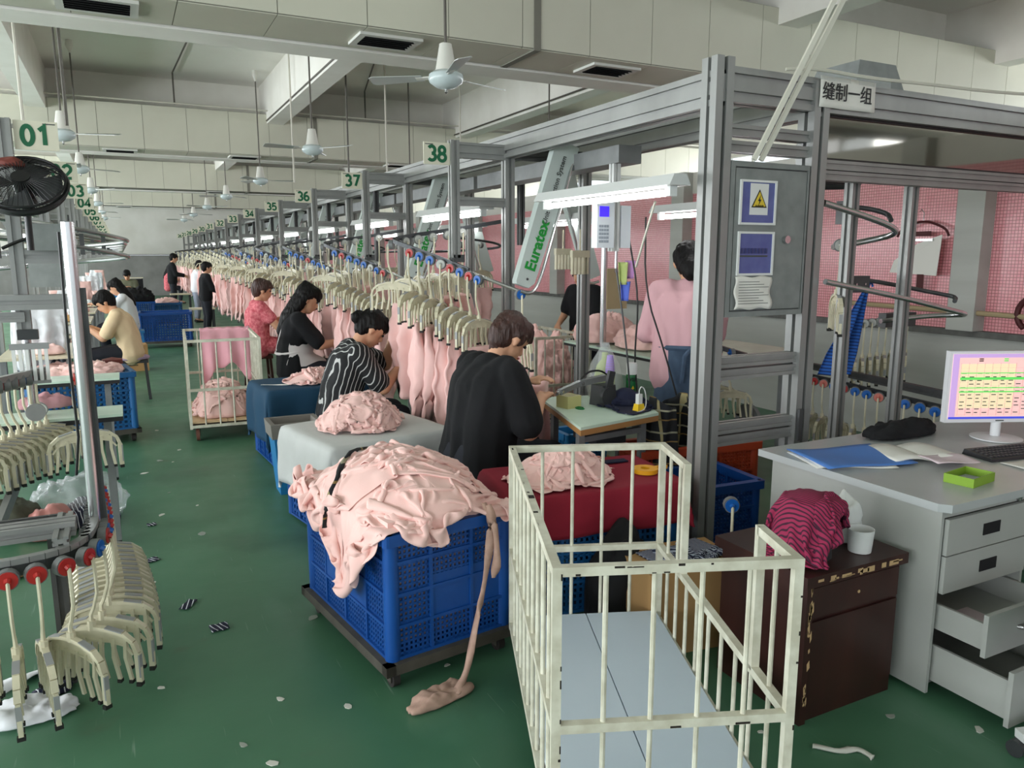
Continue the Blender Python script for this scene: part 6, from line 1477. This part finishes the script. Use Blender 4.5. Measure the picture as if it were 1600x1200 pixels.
# ------------------------------------------------------------------ left foreground
pl = thing('steel_post', 'shiny round steel post at the left front', 'post', (-.165, 3.2, 0)); MB().cyl((0, 0, .58), (0, 0, 1.735), .0215, 18).build('post_tube', 'steel_tube', pl, True); MB().ext((.028, .02, .58), (.028, .02, 1.5), .02, .03).build('post_strip', 'alu_dark', pl)
MB().bb((-.06, -.05, .565), (.06, .05, .58)).build('foot_plate', 'alu_dark', pl)
MB().tube([(-.03, 0, 1.7), (-.035, 0, 1.2), (-.03, 0, .95), (-.05, .02, .8)], .005, 6).build('cable', 'cable_black', pl, True)
LR = smooth_path([(-1.05, 2.86, .60), (-.62, 2.82, .60), (-.36, 2.82, .60), (-.22, 2.88, .60), (-.165, 3.05, .60), (-.17, 3.35, .60), (-.2, 3.75, .60)])
lr = thing('low_rail', 'curved low rail of red and blue wheels at the left front', 'rail', (0, 0, 0))
b = MB()
for p, q in zip(LR, LR[1:]): b.bar(p + Vector((0, .02, .03)), q + Vector((0, .02, .03)), .03, .02)
b.build('rail_track', 'alu', lr)
b = MB()
for p, q in zip(LR, LR[1:]): b.bar(p + Vector((0, .03, .0)), q + Vector((0, .03, .0)), .012, .05)
b.build('rail_web', 'alu_dark', lr)
MB().ext((-1.4, 3.05, .66), (-.22, 3.05, .66), .09, .05).build('support_beam', 'alu', lr); MB().ext((-1.4, 3.18, .63), (-.26, 3.18, .63), .05, .07).build('support_beam', 'alu_dark', lr); MB().ext((-.26, 2.9, .655), (-.26, 3.2, .655), .05, .03).build('cross_plate', 'alu', lr)
b = MB()
for q in range(14): b.box((-.19 - .0 * q, 2.98 + q * .035, .625), (.03, .018, .03), q * .3)
b.build('drive_chain', 'machine_dark', lr)
MB().bar((-.75, 3.5, .02), (-.5, 4.3, .62), .03, .05).build('floor_brace', 'alu', lr)
for x in (-1.2, -.30): MB().ext((x, 3.18, 0), (x, 3.18, .6), .05, .05).build('support_leg', 'alu_dark', lr)
seq = path_points(LR, .072, .50, 1.0); seq2 = path_points(LR, .055, 1.05, 1.75)
for j, (p, t) in enumerate(seq + seq2):
    ang = math.atan2(t.y, t.x) - PI / 2
    ax = Vector((-math.cos(ang), -math.sin(ang), 0))
    if ax.dot(Vector((.5, -.9, 0))) < 0: ang += PI; ax = -ax
    c = ('red', 'red', 'red', 'red', 'red', 'red', 'blue', 'red', 'blue', 'red', 'red', 'blue', 'red', 'red', 'blue', 'red', 'red', 'red', 'blue', 'red')[j % 20]
    h = hang(p + ax * .03 + Vector((0, 0, -.01)), ang + random.uniform(-.06, .06), c, '%s-wheeled cream hanger on the low left rail, %s from the left edge' % (c, ORD[min(j, 19)]), 'hangers on the low left rail')
h2 = thing('side_rail', 'short rail carrying the packed hangers at the left edge', 'rail', (0, 0, 0)); MB().bar((-.72, 4.0, 1.03), (-.40, 4.62, 1.03), .03, .03).build('track', 'alu', h2)
for j in range(12):
    p = Vector((-.70, 4.03, 1.0)).lerp(Vector((-.42, 4.6, 1.0)), j / 11)
    hang(p, R(20), ('red', 'blue', 'red', 'white')[j % 4], 'packed cream hanger at the left edge, %s from the camera' % ORD[j], 'packed hangers at the left edge')
hang((-.235, 4.25, 1.02), R(12), 'red', 'single cream hanger with red wheel behind the steel post', 'loose hangers')
hg = thing('clip_comb', 'grey clip comb hanging on the end of the sign 01 post', 'grip', (-.45, 4.5, 1.05))
MB().bb((-.085, -.01, .1), (.085, .01, .13)).build('comb_bar', 'hanger_grey', hg)
for q in range(6): MB().bar((-.07 + q * .028, 0, .1), (-.07 + q * .028, 0, -.06), .016, .016).build('prong', 'cap_white', hg)
MB().bb((-.075, -.016, -.075), (.08, .016, -.06)).build('comb_foot', 'hanger_grey', hg); MB().cyl((-.0, -.03, -.22), (-.0, -.01, -.22), .045, 18).build('counter_wheel', 'hanger_grey', hg, True); MB().bb((-.045, -.02, .15), (.045, .02, .2)).build('comb_head', 'machine_dark', hg)
mbx = thing('motor_box', 'grey steel motor box on the left frame beside the post', 'motor', (-.32, 4.5, 1.70)); MB().bb((-.09, -.06, -.06), (.06, .06, .07)).build('box_body', 'panel_grey', mbx); MB().bb((.06, -.065, -.075), (.10, .065, .085)).build('box_end', 'panel_grey', mbx)
MB().tube(smooth_path([(-.09, 0, 0), (-.14, 0, -.02), (-.2, 0, -.05)]), .009, 6).build('cable', 'cable_black', mbx, True)
tag(MB().bb((-.1, 0, -.08), (.1, .02, .09)).build('grey_plate', 'panel_grey', loc=(-.42, 5.6, 1.50)), 'grey square plate behind the sign 01 post', 'plate')
fn_ = thing('wall_fan', 'black caged fan mounted high beside sign 01', 'fan', (-.37, 4.12, 1.925)); fn_.rotation_euler = (R(44), R(6), R(-12)); fn_.scale = (.92, .92, .92)
b = MB()
for z in (-.05, .05): b.tube([(.185 * math.cos(a), .185 * math.sin(a), z * .5) for a in [2 * PI * i / 30 for i in range(31)]], .006, 6)
b.tube([(.19 * math.cos(a), .19 * math.sin(a), 0) for a in [2 * PI * i / 30 for i in range(31)]], .012, 6); b.build('cage_rim', 'frame_black', fn_, True)
b = MB()
for i in range(48):
    a = 2 * PI * i / 48
    for s in (-1, 1): b.tube([(.04 * math.cos(a), .04 * math.sin(a), s * .055), (.12 * math.cos(a), .12 * math.sin(a), s * .05), (.185 * math.cos(a), .185 * math.sin(a), s * .02)], .0018, 4, False)
b.build('cage_wires', 'frame_black', fn_)
for i in range(4):
    a = i * PI / 2; b = MB(); b.grid(lambda u, v: ((.03 + .14 * u) * math.cos(a + (v - .5) * 1.1), (.03 + .14 * u) * math.sin(a + (v - .5) * 1.1), (v - .5) * .04), 6, 6); bl = b.build('blade', 'machine_dark', fn_, True); bl.modifiers.new('t', 'SOLIDIFY').thickness = .003
MB().cyl((0, 0, -.12), (0, 0, .06), .042, 18).build('motor_hub', 'frame_black', fn_, True); MB().box((.08, -.06, -.057), (.06, .022, .004), .5).build('rating_label', 'cap_white', fn_)
tag(MB().cyl((-.37, 4.18, 1.64), (-.37, 4.18, 1.86), .014, 10).build('fan_stem', 'frame_black', None, True), 'short black stem under the caged fan', 'bracket')
heap('red_hood_cloth', -.42, 4.20, 2.01, .06, .04, .04, 111, 'dull red cloth cap on top of the caged fan', 'red_cover', 40, 14, amp=.01, cat='cloth', kind=None)
def strip_table(y, x1, label, depth):
    t = thing('work_table', label, 'table', (0, y, 0), group='left work tables'); MB().bb((-1.0, 0, .745), (x1, depth, .76)).build('table_top', 'table_green', t); MB().bb((-1.0, 0, .72), (x1, depth, .745)).build('table_edge', 'black_edge', t)
    for x in (-.95, x1 - .08): MB().bb((x - .02, .06, .02), (x + .02, .10, .72)).build('leg', 'grey_steel', t); MB().cyl((x, .08, 0), (x, .08, .02), .02, 10).build('foot', 'rubber', t)
strip_table(4.62, -.06, 'narrow pale green work table at the left, nearer', .28); strip_table(6.02, -.08, 'narrow pale green work table at the left, farther', .28)
gauge = thing('round_gauge', 'round grey dial on the nearer left work table', 'gauge', (-.46, 4.72, .762), R(20)); MB().cyl((0, -.02, .04), (0, .05, .04), .04, 20).build('dial_case', 'hanger_grey', gauge, True); MB().cyl((0, -.024, .04), (0, -.02, .04), .034, 20).build('dial_face', 'cap_white', gauge)
# sewing stations on the left row
def lockstitch(parent):
    MB().bb((-.25, -.09, 0), (.22, .09, .04)).build('bed', 'machine_cream', parent); MB().bb((.12, -.06, .04), (.22, .06, .27)).build('pillar', 'machine_cream', parent); MB().bb((-.22, -.05, .20), (.22, .05, .30)).build('upper_arm', 'machine_cream', parent); MB().bb((-.25, -.05, .09), (-.17, .05, .31)).build('needle_head', 'machine_cream', parent)
    MB().cyl((.22, 0, .25), (.26, 0, .25), .065, 18).build('hand_wheel', 'machine_dark', parent, True); MB().cyl((-.21, 0, .02), (-.21, 0, .09), .008, 8).build('presser', 'steel_tube', parent); MB().cyl((0, .03, .3), (0, .03, .42), .004, 6).build('spool_pin', 'steel_tube', parent); MB().lathe([(.028, .31), (.016, .41), (0, .41)], 12).build('thread', 'cap_white', parent, True)
m0 = None
for k in range(7):
    y = 8.1 + 1.87 * k
    t = thing('sewing_station', 'pale sewing table of the left row, %s from the camera' % ORD[k], 'table', (-.72, y, 0), group='left sewing tables')
    MB().bb((-.28, -.55, .735), (.30, .55, .76)).build('table_top', 'machine_cream', t)
    for sx in (-.24, .24):
        for sy in (-.48, .48): MB().bb((sx - .02, sy - .02, 0), (sx + .02, sy + .02, .735)).build('leg', 'grey_steel', t)
    MB().bb((-.1, -.2, .5), (.12, .1, .73)).build('motor', 'machine_dark', t); MB().bb((-.26, -.45, .08), (.26, .45, .11)).build('treadle', 'machine_dark', t)
    if m0 is None: m0 = thing('sewing_machine', '', 'sewing machine'); lockstitch(m0); o = m0
    else: o = copy_tree(m0)
    o.location = (-.70, y + .05, .76); o.rotation_euler[2] = R(95); o['label'] = 'cream lockstitch sewing machine of the left row, %s from the camera' % ORD[k]; o['group'] = 'left row machines'
    heap('cloth_pile', -.62, y - .38, .76, .12, .1, .08, 120 + k, 'small cloth pile on the left sewing table, %s from the camera' % ORD[k], ('pink', 'white_cloth', 'carton')[k % 3], 30, 12, amp=.03, kind=None, cat='cloth')
sh_ = thing('aisle_stool', 'red brown folded seat beside the woman in cream', 'stool', (-.16, 8.3, 0)); MB().lathe([(0, .42), (.09, .42), (.1, .5), (.09, .62), (0, .64)], 16).build('seat_pad', 'red_cover', sh_, True); MB().cyl((0, 0, 0), (0, 0, .42), .02, 8).build('seat_post', 'grey_steel', sh_); MB().lathe([(0, 0), (.12, 0), (.12, .02), (0, .03)], 12).build('seat_base', 'grey_steel', sh_)
# far ends: tables and stools
for k, (x, y) in enumerate(((.35, 29.5), (1.3, 21.8), (1.45, 17.6), (1.35, 12.6))):
    t = thing('small_table', ['dark covered table by the far wall', 'small table beyond the person in white', 'little table beside the man in black', 'low stool table before the pink lace woman'][k], 'table', (x, y, 0), group='small tables'); h = (.85, .62, .5, .5)[k]
    MB().bb((-.25, -.2, h - .03), (.25, .2, h)).build('table_top', 'machine_cream', t)
    for sx in (-1, 1):
        for sy in (-1, 1): MB().bb((sx * .22 - .015, sy * .17 - .015, 0), (sx * .22 + .015, sy * .17 + .015, h - .03)).build('leg', 'machine_dark', t)
    if k == 0: MB().bb((-.24, -.215, .15), (.24, -.2, h - .05)).build('dark_cover', 'black_cloth', t)
# bags and scraps on the floor
heap('clear_bag', -.36, 5.3, 0, .26, .18, .26, 131, 'crumpled clear plastic bag on the floor under the left table', 'bag_clear', 60, 24, amp=.06, cat='bag', kind=None)
heap('navy_print_cloth', -.30, 5.15, 0, .17, .13, .12, 132, 'navy and white printed cloth spilling from the clear bag', 'navy_white_stripe', 60, 20, amp=.04, cat='cloth', kind=None)
heap('pink_bag', -.50, 5.0, 0, .14, .12, .16, 133, 'dusty pink plastic bag beside the clear bag', 'bag_pink', 50, 20, amp=.04, cat='bag', kind=None)
heap('olive_bag', -.68, 5.1, 0, .16, .14, .2, 134, 'dark olive bag at the left floor edge', 'bag_olive', 40, 16, amp=.04, cat='bag', kind=None)
heap('tan_sack', -.72, 4.45, 0, .17, .12, .08, 135, 'tan paper sack at the left floor edge', 'carton', 40, 16, amp=.03, cat='bag', kind=None)
heap('pink_cloth', -.45, 4.98, .76, .14, .08, .07, 136, 'dull pink cloth on the nearer left table', 'dusty_pink', 40, 16, amp=.03, cat='cloth', kind=None)
ribbon('white_strip', [(-.72, 3.0, .01), (-.5, 3.25, .015), (-.35, 3.3, .01), (-.22, 3.5, .012)], .06, 'long white cloth strip on the floor behind the low rail', 'shirt_white', 'fabric strip', seed=2)
heap('white_rag', -.42, 2.98, 0, .16, .08, .04, 138, 'white rag on the floor under the low rail', 'shirt_white', 50, 16, amp=.03, cat='rag', kind=None)
heap('striped_rag', -.36, 3.12, 0, .07, .04, .03, 139, 'navy striped rag beside the white rag', 'navy_white_stripe', 30, 10, amp=.015, cat='rag', kind=None)
def swatch(x, y, w, h, rz, m, label):
    o = MB().grid(lambda u, v: ((u - .5) * w, (v - .5) * h, .003 + .004 * math.sin(u * 5 + v * 4) ** 2), 8, 6).build('fabric_swatch', m, None, True, loc=(x, y, 0), rz=rz); o.modifiers.new('t', 'SOLIDIFY').thickness = .0015; tag(o, label, 'swatch', 'striped swatches')
swatch(.26, 3.37, .075, .07, .1, 'navy_white_stripe', 'navy swatch with white stripes lying nearest in the aisle')
swatch(.155, 3.67, .045, .10, -.5, 'navy_white_stripe', 'narrow navy striped swatch twisted on the aisle floor')
swatch(.02, 4.33, .07, .06, .4, 'navy_white_stripe', 'navy striped swatch by the left table leg')
swatch(.04, 4.93, .05, .05, .2, 'navy_white_stripe', 'crumpled navy striped swatch beyond the table leg')
SC = [(-0.04, 4.56), (0.17, 7.69), (0.31, 6.82), (0.15, 6.52), (0.24, 6.43), (0.03, 6.18), (0.17, 5.58), (0.1, 5.1), (0.32, 5.2), (0.85, 3.95), (0.31, 2.33), (0.61, 2.53), (0.24, 2.47), (0.02, 4.02), (1.84, 1.74), (0.65, 3.28), (1.04, 2.63), (0.01, 2.97), (2.32, 1.6), (2.52, 1.41), (0.4, 2.69), (.3, 4.64)]
WH = ['beside the left table foot', 'below the aisle cage cart', 'in mid aisle past the cart', 'by the cart wheel track', 'in mid aisle right', 'by the farther left table', 'in the worn lane', 'near the clear bag', 'in mid aisle, pale', 'below the grey bin', 'at the bottom edge', 'left of the front dolly corner', 'tiny, low left', 'left of the aisle centre', 'under the wooden cabinet', 'by the left dolly wheel', 'under the front crate', 'beside the low hangers', 'in front of the wooden cabinet', 'under the open drawers', 'left of the front crate', 'large and pale in mid aisle']
random.seed(11)
for k, ((x, y), w) in enumerate(zip(SC, WH)):
    n_ = 7; r0 = random.uniform(.012, .03) * (1.4 if 'large' in w else 1)
    poly = [(r0 * random.uniform(.6, 1.2) * math.cos(2 * PI * i / n_), r0 * .7 * random.uniform(.5, 1.2) * math.sin(2 * PI * i / n_)) for i in range(n_)]
    tag(MB().prism(poly, .0005, .003).build('floor_scrap', 'scrap_white' if k % 3 else 'scrap_grey', loc=(x, y, 0), rz=random.uniform(0, 3)), 'small pale scrap on the green floor, ' + w, 'scrap', 'floor scraps')
ribbon('string_scrap', [(1.93, 1.60, .004), (1.98, 1.54, .006), (2.05, 1.53, .004), (2.06, 1.47, .003)], .02, 'white twisted string scrap in front of the wooden cabinet', 'scrap_white', 'scrap')

oc = thing('office_chair', 'pale base of a chair cut by the lower right edge of the picture', 'chair', (2.74, 1.17, 0))
for k in range(5):
    a = 2 * PI * k / 5 + 2.74; MB().bar((0, 0, .09), (.26 * math.cos(a), .26 * math.sin(a), .07), .04, .03).build('base_arm', 'cap_white', oc)
    MB().cyl((.26 * math.cos(a) - .02, .26 * math.sin(a), .028), (.26 * math.cos(a) + .02, .26 * math.sin(a), .028), .028, 14).build('caster', 'machine_dark', oc, True)
MB().cyl((0, 0, .08), (0, 0, .42), .025, 14).build('column', 'grey_steel', oc, True); MB().lathe([(0, .42), (.2, .42), (.23, .45), (.21, .50), (0, .51)], 24).build('seat', 'machine_dark', oc, True)
